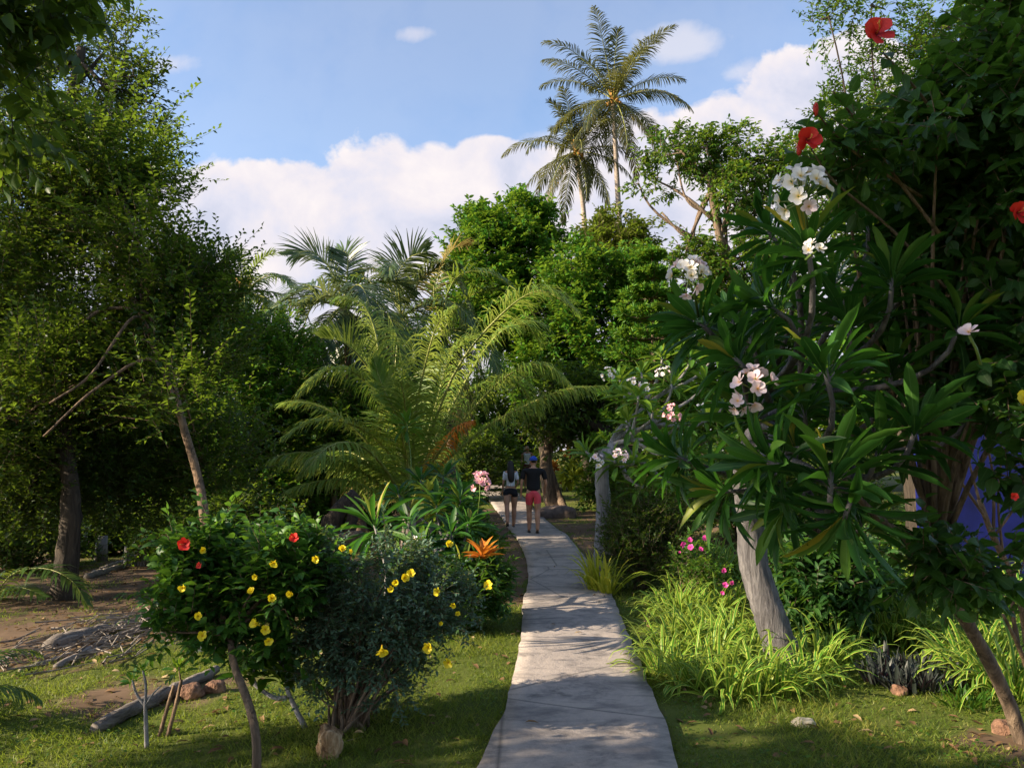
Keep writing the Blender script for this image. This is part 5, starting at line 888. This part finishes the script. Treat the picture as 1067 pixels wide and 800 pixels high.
sticks('sapling', 'crooked whitish sapling with hanging bright leaves behind the thin trunk', 'sapling', b, [([b, at(308, 738, Y), at(299, 716, Y), at(300, 700, Y)], .018), ([at(299, 727, Y), at(285, 726, Y), at(268, 715, Y), at(258, 702, Y)], .016), ([at(268, 715, Y), at(264, 704, Y), at(266, 690, Y)], .01), ([at(300, 702, Y), at(292, 690, Y), at(280, 680, Y)], .01)], 'bark_pale', 123, [at(266, 690, Y), at(258, 700, Y), at(300, 700, Y), at(282, 682, Y), at(290, 672, Y), at(305, 680, Y), at(275, 700, Y), at(295, 705, Y)], ll=.17, lw=.055, nl=20)
def log(name, label, p0, p1, r, seed, mat='bark_grey', mid=None, cat='log', k=10):
    rng = np.random.default_rng(seed); w = MB(); p0, p1 = np.array(p0), np.array(p1); p0[2] += r * .55; p1[2] += r * .55; m_ = (p0 + p1) / 2 + A3(rng.normal() * .05, rng.normal() * .05, 0) if mid is None else mid
    S = spline([p0, m_, p1], 28); S[:, 2] += .25 * r * np.cumsum(rng.normal(size=len(S))) / 3; tube(w, S, r * (1 + .04 * np.sin(np.arange(len(S)) * .9) + .04 * rng.normal(size=len(S))) * np.interp(np.linspace(0, 1, len(S)), [0, .06, .9, 1], [.8, 1, .85, .6]), k, .10, rng=rng); o = w.build(name, M[{'bark_grey': 'bark_log', 'bark_pale': 'bark_log_pale'}.get(mat, mat)]); reorigin(o, m_); return tag(o, label, cat)
log('log', 'weathered grey log lying on the sunny lawn behind the cuttings', G(98, 764), G(226, 704), .048, 131)
log('log', 'long thick fallen trunk across the bare soil on the left', G(50, 678), G(176, 638), .085, 132)
log('log', 'thin dark branch lying in front of the long fallen trunk', G(58, 697), G(168, 650), .035, 133)
log('log', 'slim broken branch pointing at the shrub in front of the fallen trunk', G(90, 682), G(140, 655), .022, 134, 'bark_pale')
log('log', 'pale thin branch on the soil below the fallen trunk', G(20, 700), G(75, 682), .02, 135, 'bark_pale')
log('log', 'thin stick on the dark slope right of the fallen trunk', G(130, 664), G(182, 648), .014, 136, 'bark_pale')
log('log', 'short grey stick beside the coconut husk under the bushes', G(345, 779), G(378, 768), .014, 137, 'bark_pale')
log('log', 'smooth round-ended log on the mound behind the allamanda bush', at(338, 572, 9.6), at(378, 557, 9.9), .09, 138, 'bark_brown')
log('log', 'pale bent branch standing out of the shadow right of the bush stems', G(388, 745), at(418, 712, 5.6), .02, 139, 'bark_tan')
for i, (x0, y0, x1, y1, lab) in enumerate([(96, 600, 150, 588, 'lowest long pole of the far woodpile'), (104, 596, 142, 584, 'crossing pole on top of the far woodpile'), (90, 603, 128, 592, 'short pole at the left end of the far woodpile')]):
    log('log', lab, G(x0, y0), G(x1, y1), .05, 140 + i, 'bark_pale')
for i, (x, y, h, lab) in enumerate([(105, 584, .42, 'pale cut stump left of the far woodpile'), (131, 591, .34, 'thin upright stake in the middle of the far woodpile'), (156, 583, .32, 'round grey stump right of the far woodpile')]):
    b = G(x, y); w = MB(); r = (.1, .035, .1)[i]; tube(w, [b - A3(0, 0, .05), b + A3(0, 0, h * .5), b + A3(0, 0, h)], [r * 1.15, r, r * .95], 12, .04); o = w.build('stump' if i != 1 else 'stake', M['bark_pale']); reorigin(o, b); tag(o, lab, 'stump' if i != 1 else 'stake')
# woodpile sticks
for i in range(7):
    x = 134 + i * 3.2; b = G(x, 590); t_ = at(x + 3 - i % 3, 578 - (i % 2) * 3, b[1] + .1); w = MB(); tube(w, [b, (b + t_) / 2, t_], .022, 6, .05)
    o = w.build('fence_stake', M['bark_pale']); reorigin(o, b); tag(o, 'short pale stake in the little row of stakes at the far woodpile', 'stake', 'stakes in a row at the far woodpile')
def blob(name, label, cat, c, r3, mat, seed, rough=.08, dz=0):
    w = MB(); ball(w, A3(0, 0, 0), *r3, nu=26, nv=18, rough=0); v = w.v[0]; s = np.array([mnoise.noise(Vector(p / max(r3) * 1.3 + seed)) for p in v]); s2 = np.array([mnoise.noise(Vector(p / max(r3) * 4 + seed)) for p in v]); w.v[0] = np.sign(v) * np.abs(v / max(r3)) ** .8 * max(r3) * (1 + (s * rough * 4 + s2 * rough * 1.6)[:, None]) + np.asarray(c) + A3(0, 0, dz)
    o = w.build(name, M[mat] if isinstance(mat, str) else mat); reorigin(o, np.asarray(c)); return tag(o, label, cat)
M['stone_pale'] = plainmat('pale stone', [(.38, .33, .24), (.55, .49, .37)], .85, 12)
M['stone_brown'] = plainmat('red brown stone', [(.10, .055, .035), (.2, .11, .07), (.34, .2, .13)], .95, 14, bump=1.0, dist=.05)
M['stone_dark'] = plainmat('dark rock', [(.07, .055, .05), (.16, .12, .10)], .9, 6, bump=.7)
blob('stone', 'flat pale stone on the dark grass right of the big striped clump', 'stone', G(837, 757), (.075, .05, .03), 'stone_pale', 3.1, dz=.02)
blob('stone', 'small reddish stone at the edge of the purple leaves', 'stone', G(937, 724), (.05, .05, .045), 'stone_brown', 4.2, dz=.03)
blob('stone', 'reddish broken brick piece on the dirt patch at the right', 'stone', G(1046, 764), (.06, .05, .05), 'stone_brown', 5.3, dz=.03)
blob('stone', 'orange-brown block of cut laterite under the grey log', 'stone', G(199, 727), (.085, .06, .055), 'stone_brown', 6.4, dz=.04)
blob('stone', 'brown stone block to the right of the orange one', 'stone', G(224, 722), (.07, .05, .045), 'stone_brown', 7.5, dz=.04)
blob('stone', 'pale stone near the shrub foliage behind the log', 'stone', G(204, 680), (.07, .07, .07), 'stone_pale', 8.6, dz=.04)
blob('rock', 'dark rock at the foot of the brown tree beside the couple', 'rock', G(580, 539), (.55, .4, .22), 'stone_dark', 9.7, dz=.05)
blob('rock', 'pale brown boulder on the slope behind the pale trunk', 'rock', G(615, 500), (.6, .5, .35), 'stone_pale', 10.8)
# husk
M['fibre'] = plainmat('coir fibre', [(.09, .05, .025), (.26, .17, .09), (.42, .32, .2)], .95, 25, bump=1.0, stretch=(1, 1, .3), dist=.04)
hk = blob('coconut_husk', 'hairy brown split coconut husk standing below the allamanda bush', 'coconut husk', G(344, 790), (.065, .06, .10), 'fibre', 11.9, .12, dz=.07)
# root mass behind
b = at(352, 565, 10.4); b[2] = float(gz(b[0], b[1])); 
o = sticks('uprooted_stump', 'dark uprooted palm stump with fibrous roots among the fallen fronds left of the young palm', 'stump', b, [([b, at(345, 555, 10.4), at(352, 535, 10.4), at(372, 515, 10.5)], .16), ([b + A3(-.1, 0, 0), at(330, 565, 10.3), at(326, 548, 10.3)], .09), ([b, at(365, 550, 10.4), at(368, 525, 10.4)], .1)], 'bark_dark', 144, part='root_mass')
# litter item
w = MB(); c = G(513, 643); tube(w, [c + A3(-.035, 0, .03), c + A3(.045, .02, .035)], [.028, .036], 14, 0, cap=True); M['cup'] = plainmat('pale plastic', [(.5, .65, .68), (.6, .75, .78)], .35, 20, bump=.1); o = w.build('plastic_cup', M['cup']); reorigin(o, c); tag(o, 'pale blue plastic cup lying on the grass at the left verge', 'cup')
# grey post
b = G(622, 530); w = MB(); pz = at(621, 357, 27); tube(w, [gp(pz[0], 27), A3(pz[0], 27, pz[2] * .5), pz], [.13, .125, .12], 12, .0); o = w.build('concrete_post', plainmat('grey post', [(.3, .3, .31), (.42, .42, .44)], .85, 4)); reorigin(o, gp(pz[0], 27)); tag(o, 'tall plain grey post showing in the gap left of the bushy pine', 'post')
# blue wall
M['blue_paint'] = plainmat('shade darkened blue paint', [(.002, .004, .05), (.005, .009, .105)], .55, 2.5, bump=.15, detail=6)  # blue darkened further in the colour so the wall looks unlit
M['cap_stone'] = plainmat('wall cap', [(.25, .25, .27), (.38, .38, .4)], .85, 5)
wo = thing('blue_wall', 'deep blue painted garden wall behind the bare branches at the right edge', 'wall', gp(7.4, 9.6)); w = MB(); zb = float(gz(7.4, 9.6))
box(w, (8.35, 9.6, zb + 1.05), (6.1, .18, 2.3)); w.build('wall_panel', M['blue_paint'], wo, smooth=False)
w = MB(); box(w, (8.35, 9.6, zb + 2.24), (6.2, .26, .08)); w.build('coping', M['cap_stone'], wo, smooth=False)
w = MB(); box(w, (5.18, 9.6, zb + 1.1), (.24, .24, 2.5)); w.build('pier', M['blue_paint'], wo, smooth=False)
# ------------------------------------------------------------------ understory shrubs that close the view under the crowns
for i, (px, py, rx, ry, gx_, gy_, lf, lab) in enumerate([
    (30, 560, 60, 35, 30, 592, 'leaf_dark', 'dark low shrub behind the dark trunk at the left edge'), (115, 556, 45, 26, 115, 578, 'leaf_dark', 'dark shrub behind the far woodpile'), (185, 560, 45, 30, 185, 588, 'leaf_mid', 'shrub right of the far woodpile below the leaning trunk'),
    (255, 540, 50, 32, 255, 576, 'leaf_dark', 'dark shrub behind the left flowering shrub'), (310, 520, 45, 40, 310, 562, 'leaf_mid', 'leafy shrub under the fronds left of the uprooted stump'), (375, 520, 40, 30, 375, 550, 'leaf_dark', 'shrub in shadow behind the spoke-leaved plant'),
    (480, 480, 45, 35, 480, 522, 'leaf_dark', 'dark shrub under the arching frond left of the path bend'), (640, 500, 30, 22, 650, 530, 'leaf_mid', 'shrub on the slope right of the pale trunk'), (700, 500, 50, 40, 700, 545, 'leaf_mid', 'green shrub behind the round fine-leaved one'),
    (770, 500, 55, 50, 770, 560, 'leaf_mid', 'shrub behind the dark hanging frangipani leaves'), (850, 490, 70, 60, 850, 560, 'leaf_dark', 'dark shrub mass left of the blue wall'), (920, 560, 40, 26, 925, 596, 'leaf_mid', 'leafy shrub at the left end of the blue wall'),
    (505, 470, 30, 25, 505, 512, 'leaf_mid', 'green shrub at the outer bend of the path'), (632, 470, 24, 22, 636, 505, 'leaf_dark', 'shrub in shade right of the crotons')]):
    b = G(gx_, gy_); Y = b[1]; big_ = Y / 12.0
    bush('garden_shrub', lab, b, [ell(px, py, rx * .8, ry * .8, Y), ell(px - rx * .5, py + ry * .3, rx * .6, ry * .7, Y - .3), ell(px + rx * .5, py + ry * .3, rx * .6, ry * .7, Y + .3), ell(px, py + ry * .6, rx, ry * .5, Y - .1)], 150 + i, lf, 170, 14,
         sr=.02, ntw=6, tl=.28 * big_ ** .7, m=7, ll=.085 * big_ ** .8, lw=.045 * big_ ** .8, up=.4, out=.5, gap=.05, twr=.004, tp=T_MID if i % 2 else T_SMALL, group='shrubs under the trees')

# dry twigs and frond scraps round the fallen trunk
rng = np.random.default_rng(177); dm = MB(); n = 420
u = rng.random(n); c0, c1 = G(40, 690), G(175, 640); cx = c0[0] + (c1[0] - c0[0]) * u + rng.normal(size=n) * .35; cy = c0[1] + (c1[1] - c0[1]) * u + rng.normal(size=n) * .35
cz = gz(cx, cy) + rng.uniform(.005, .07, n); az = np.arctan2(c1[1] - c0[1], c1[0] - c0[0]) + rng.normal(size=n) * .5; ln = rng.uniform(.08, .45, n)
dd = np.stack([np.cos(az) * ln, np.sin(az) * ln, rng.normal(size=n) * .03], 1); pp = np.stack([cx, cy, cz], 1); tubes(dm, pp - dd / 2, pp + dd / 2, rng.uniform(.003, .010, n), rng.uniform(.002, .006, n), 5)
tag(dm.build('debris', M['bark_log_pale']), 'dry twigs and frond scraps strewn around the long fallen trunk', kind='stuff')

b = gp(-.62, 7.9)
bush('verge_shrub', 'low dark glossy shrub at the left verge just below the orange bromeliad', b, [ell(478, 618, 36, 24, 7.9, .35), ell(505, 612, 20, 22, 7.8, .3), ell(455, 630, 24, 22, 7.8, .3), ell(482, 634, 20, 12, 7.7, .25)], 190, 'hibiscus', 150, 16, sr=.012, ntw=6, tl=.16, m=7, ll=.11, lw=.035, tp=T_MID, up=.5, out=.6, gap=.1, twr=.003)
b = gp(-.55, 10.2)
bush('verge_shrub', 'green leafy shrub at the left verge between the pink flower head and the path bend', b, [ell(492, 560, 22, 26, 10.2, .4), ell(470, 570, 26, 24, 10.1, .4), ell(500, 585, 16, 16, 10, .3)], 191, 'leaf_mid', 130, 16, sr=.012, ntw=6, tl=.2, m=7, ll=.13, lw=.045, tp=T_MID, up=.5, out=.6, gap=.1, twr=.003)
# ------------------------------------------------------------------ people
def skin_mesh(name, verts, edges, radii, mat, parent=None, org=None, sub=2, root=0):
    me = bpy.data.meshes.new(name + '_base'); me.from_pydata([tuple(v) for v in verts], edges, []); ob = bpy.data.objects.new('tmp', me); C.objects.link(ob)
    ob.modifiers.new('skin', 'SKIN'); ob.modifiers['skin'].use_smooth_shade = True
    if not me.skin_vertices:
        raise RuntimeError('no skin layer')
    for i, r in enumerate(radii):
        s = me.skin_vertices[0].data[i]; s.radius = (r, r) if np.ndim(r) == 0 else tuple(r); s.use_root = (i == root)
    m = ob.modifiers.new('sub', 'SUBSURF'); m.levels = sub; m.render_levels = sub
    dg = bpy.context.evaluated_depsgraph_get(); dg.update(); ev = ob.evaluated_get(dg); nm = bpy.data.meshes.new_from_object(ev); nm.name = name
    bpy.data.objects.remove(ob); nm.materials.clear(); nm.materials.append(mat); o = bpy.data.objects.new(name, nm); C.objects.link(o)
    for p_ in nm.polygons: p_.use_smooth = True
    if parent: o.parent = parent
    return o
M['skin'] = plainmat('tanned skin', [(.36, .19, .12), (.46, .26, .17)], .55, 8, bump=.05, dist=.003)
M['skin_dark'] = plainmat('dark tan skin', [(.26, .13, .08), (.34, .18, .115)], .55, 8, bump=.05, dist=.003)
M['hair'] = plainmat('black hair', [(.008, .007, .007), (.03, .024, .02)], .45, 30, stretch=(4, 4, .5), bump=.6, dist=.01)
M['eye_white'] = plainmat('eye', [(.7, .7, .7), (.75, .75, .75)], .3, 5, bump=0)
def cloth(name, col, rough=.85): 
    return plainmat(name, [tuple(c * .8 for c in col), col], rough, 7, bump=.5, dist=.02)
def person(name, label, loc, H, stride, arms, top, bottom, hair=None, cap=None, skin='skin', sandal=(.02, .02, .02), facing=0.0, width=1.0, tank=False, female=False):
    """stride: (fy, fz) of each foot; arms: elbow/wrist offsets per side; +y is where the person faces"""
    k = H / 1.72; o = bpy.data.objects.new(name, None); C.objects.link(o); o.location = tuple(loc); o.rotation_euler = (0, 0, facing); o.scale = (1, 1, 1); tag(o, label, 'person')
    V = []; E = []; Rr = []
    def add(p, r, par=None):
        V.append(A3(*p) * k); Rr.append(np.array(r, float) * k if np.ndim(r) else r * k)
        if par is not None: E.append((par, len(V) - 1))
        return len(V) - 1
    wd = width; hw = .105 if female else .095; shw = (.155 if female else .185) * wd
    pel = add((0, 0, .95), (.125 * wd, .10), None); wai = add((0, .01, 1.10), ((.095 if female else .118) * wd, .085), pel); che = add((0, .0, 1.28), (.125 * wd, .10), wai); uch = add((0, -.01, 1.40), (.115 * wd, .085), che)
    nk = add((0, -.005, 1.49), .052, uch); nk2 = add((0, .01, 1.545), .050, nk); hd = add((0, .02, 1.60), (.068, .078), nk2); hd2 = add((0, .012, 1.655), (.074, .088), hd); add((0, .01, 1.70), (.05, .06), hd2)
    add((0, .112, 1.603), .012, hd)                                   # nose
    for s in (-1, 1): add((s * .082, .01, 1.60), .013, hd)             # ears
    J = {}
    for s, (ex, ey, ez, wx, wy, wz) in zip((-1, 1), arms):
        sh = add((s * shw, -.005, 1.405), .056 if not female else .046, uch); mid = add((s * (shw + ex * .5), ey * .5, 1.405 + (ez - 1.405) * .5), .043 if not female else .036, sh)
        el = add((s * (shw + ex), ey, ez), .035 if not female else .03, mid); fa = add((s * (shw + (ex + wx) / 2), (ey + wy) / 2, (ez + wz) / 2 + .02), .033 if not female else .028, el)
        wr = add((s * (shw + wx), wy, wz), .023, fa); d = unit(A3(wx - ex, wy - ey, wz - ez) * A3(s, 1, 1)); pm = add(np.array(V[wr]) / k + d * .06, (.03, .017), wr)
        J[s] = (V[sh], V[mid], V[el]); P0 = np.array(V[pm]) / k; side = A3(0, 1, 0) - d * d[1]; side = unit(side); curl = A3(-s * .35, 0, 0)
        for f, (off, ln) in enumerate(((.026, .068), (.009, .076), (-.009, .072), (-.026, .056))):
            a = add(P0 + side * off + d * .035, .0095, pm); b_ = add(P0 + side * off * 1.05 + d * (.035 + ln * .5) + curl * .02, .0085, a); add(P0 + side * off * 1.05 + d * (.035 + ln * .9) + curl * .06, .0075, b_)
        a = add(np.array(V[wr]) / k + d * .03 + side * .035, .011, wr); add(np.array(V[wr]) / k + d * .075 + side * .052 + curl * .03, .009, a)
    Lg = {}
    for s, (fy, fz, kx) in zip((-1, 1), stride):
        hp = add((s * hw, 0, .88), .092 if female else .09, pel); ank = A3(s * (hw - .01), fy, .085 + fz); kn = (A3(s * hw, 0, .88) + ank) / 2 + A3(0, .05 + kx, .01); th = add((A3(s * hw, 0, .88) + kn) / 2, .094, hp)
        kk = add(kn, .067, th); cf = add(kn * .62 + ank * .38 + A3(0, -.02, 0), .070, kk); an = add(ank, .042, cf)
        tilt = math.atan2(fz, .18) if fz > .01 else 0
        hl = add(ank + A3(0, -.045, -.045 + .0), .032, an); ba = ank + A3(0, .12 * math.cos(tilt), -.06 - .12 * math.sin(tilt)); bl = add(ba, (.038, .026), an); add(ba + A3(0, .06, -.002), (.032, .02), bl)
        Lg[s] = (A3(s * hw, 0, .88), (A3(s * hw, 0, .88) + kn) / 2, kn, ank, ba)
    skin_mesh('body', V, E, Rr, M[skin], o)
    # shirt
    sv = [(0, 0, .89 if not female else 1.02), (0, .01, 1.10), (0, 0, 1.28), (0, -.01, 1.405), (0, -.005, 1.452)]; sr = [(.158 * wd, .138), ((.118 if female else .140) * wd, .108), (.145 * wd, .120), (.128 * wd, .100), (.075, .07)]
    se = [(0, 1), (1, 2), (2, 3), (3, 4)]; 
    for s in (-1, 1):
        a, m_, e = [np.array(q) / k for q in J[s]]; i = len(sv)
        if tank: sv += [a * A3(.8, 1, 1)]; sr += [.05]; se += [(3, i)]
        else: sv += [a, m_, m_ * .5 + e * .5]; sr += [.07 if not female else .06, .062 if not female else .052, .06 if not female else .05]; se += [(3, i), (i, i + 1), (i + 1, i + 2)]
    skin_mesh('shirt', [A3(*v) * k for v in sv], se, [np.array(r) * k if np.ndim(r) else r * k for r in sr], top, o, 2)
    # shorts
    pv = [(0, 0, 1.03), (0, 0, .94)]; pr = [(.125 * wd, .105), (.145 * wd, .122)]; pe = [(0, 1)]
    for s in (-1, 1):
        hq, th, kn, an, ba = Lg[s]; i = len(pv); e = hq * .45 + th * .55 if female else th * .35 + kn * .65; pv += [hq, (hq + e) / 2, e]; pr += [.112, .106 if female else .102, .092 if female else .078]; pe += [(1, i), (i, i + 1), (i + 1, i + 2)]
    skin_mesh('shorts', [A3(*v) * k for v in pv], pe, [np.array(r) * k if np.ndim(r) else r * k for r in pr], bottom, o, 2)
    if hair:
        hv = [(0, .02, 1.69), (0, -.015, 1.66), (0, -.05, 1.58), (0, -.085, 1.47)]; hr = [(.07, .07), (.092, .092), (.098, .075), (.10, .05)]; he = [(0, 1), (1, 2), (2, 3)]
        if hair == 'long': hv += [(0, -.125, 1.36), (.01, -.13, 1.24), (.01, -.125, 1.14)]; hr += [(.105, .04), (.095, .032), (.06, .02)]; he += [(3, 4), (4, 5), (5, 6)]
        else: hv = hv[:3]; hr = [(.066, .07), (.083, .088), (.07, .06)]; he = he[:2]
        skin_mesh('hair', [A3(*v) * k for v in hv], he, [np.array(r) * k for r in hr], M['hair'], o, 2, 1)
    if cap is not None:
        mb = MB(); nv, nu = 6, 20; ring = []
        for a in np.linspace(0, np.pi / 2, nv + 1)[1:]:
            ring.append([[.098 * k * math.sin(a) * math.cos(b_), .112 * k * math.sin(a) * math.sin(b_) + .012 * k, 1.655 * k + .098 * k * math.cos(a)] for b_ in np.arange(nu) * 2 * np.pi / nu])
        Vv = np.array(ring).reshape(-1, 3); idx = np.arange(nv * nu).reshape(nv, nu); rl = np.roll(idx, -1, 1); q = np.stack([idx[:-1], idx[1:], rl[1:], rl[:-1]], -1).reshape(-1, 4)
        Vv = np.vstack([Vv, [[0, .012 * k, 1.655 * k + .098 * k]]]); t = [[nv * nu, idx[0][j], rl[0][j]] for j in range(nu)]; mb.add(Vv, q, t); mb.build('cap', cap, None).parent = o
        cpo = [c for c in o.children if c.name.startswith('cap')][-1]; bm_ = MB(); th = np.linspace(-1.05, 1.05, 12) + np.pi / 2
        inn = np.stack([.095 * np.cos(th), .108 * np.sin(th) + .012, 0 * th + 1.66], 1) * k; ot = np.stack([.10 * np.cos(th), .112 * np.sin(th) + .012 + .075 * np.sin((th - .52) / 2.1 * np.pi).clip(0, 1), 0 * th + 1.645], 1) * k
        Vv = np.vstack([inn, ot, inn + [0, 0, -.006], ot + [0, 0, -.006]]); q = [[i, i + 1, i + 13, i + 12] for i in range(11)] + [[24 + i, 36 + i, 37 + i, 25 + i] for i in range(11)] + [[12 + i, 13 + i, 37 + i, 36 + i] for i in range(11)]; bm_.add(Vv, q); pk = bm_.build('peak', cap, None); pk.parent = cpo
    for s in (-1, 1):
        hq, th, kn, an, ba = Lg[s]; mb = MB(); a = (an + A3(0, -.06, -.078)) * k; e = (ba + A3(0, .085, -.024)) * k; u_ = unit(e - a); nn = np.cross(A3(1, 0, 0), u_)
        pts = []; ts = np.linspace(0, 1, 8); ws = np.array([.018, .032, .033, .03, .036, .043, .04, .018]) * k
        T0 = np.array([a + (e - a) * t_ + A3(1, 0, 0) * w_ * sg for t_, w_ in zip(ts, ws) for sg in (-1, 1)]); Vv = np.vstack([T0, T0 - nn * .014 * k]); q = [[2 * i, 2 * i + 1, 2 * i + 3, 2 * i + 2] for i in range(7)] + [[16 + 2 * i, 18 + 2 * i, 19 + 2 * i, 17 + 2 * i] for i in range(7)] + [[2 * i, 2 * i + 2, 18 + 2 * i, 16 + 2 * i] for i in range(7)] + [[2 * i + 1, 17 + 2 * i, 19 + 2 * i, 2 * i + 3] for i in range(7)] + [[0, 16, 17, 1], [14, 15, 31, 30]]
        mb.add(Vv, q); sd_ = mb.build('sandal', M['sandal'], None); sd_.parent = o
    for s in (-1, 1):
        mb = MB(); ball(mb, A3(s * .032, .088, 1.635) * k, .012 * k, nu=8, nv=6); e = mb.build('eye', M['eye_white'], None); e.parent = o
    return o
M['sandal'] = plainmat('dark rubber', [(.02, .02, .02), (.04, .04, .04)], .7, 8, bump=.1)
zp = lambda x, y: float(gz(x, y)) + .055
pw = at(532, 548, 19.3); pm_ = at(556, 556, 17.9)
relax = lambda fy: (.05, -.02 + fy * .3, 1.13, .06, .06 + fy, .90)
person('person', 'woman seen from behind with long black hair, white top and black shorts', (pw[0], 19.3, zp(pw[0], 19.3)), 1.64, [(-.30, .09, .03), (.16, 0, -.01)], [relax(.05), (.06, .0, 1.14, -.0, .17, 1.02)], cloth('white cotton', (.72, .76, .82)), cloth('black denim', (.012, .013, .018)), hair='long', female=True, width=.92, facing=R(4))
person('person', 'man in a blue cap, black shirt and pink shorts walking away beside the woman', (pm_[0], 17.9, zp(pm_[0], 17.9)), 1.72, [(.16, 0, .0), (-.12, .02, .0)], [relax(-.03), (.07, .0, 1.13, .05, .14, .93)], cloth('black cotton', (.012, .013, .016)), cloth('coral pink cotton', (.75, .09, .12)), hair='short', cap=cloth('blue cotton', (.02, .07, .42)), width=1.22, facing=R(3))
p3 = at(549, 470, 33)
person('person', 'person in a white sleeveless top on the far rise beyond the couple', (p3[0], 32.2, zp(p3[0], 32.2)), 1.74, [(.05, 0, .0), (-.05, 0, .0)], [(.09, .0, 1.15, .10, .12, .95), (.06, .0, 1.14, .02, .16, 1.0)], cloth('white sleeveless cotton', (.62, .68, .8)), cloth('maroon cotton', (.12, .03, .04)), hair='short', skin='skin_dark', tank=True, facing=R(170))
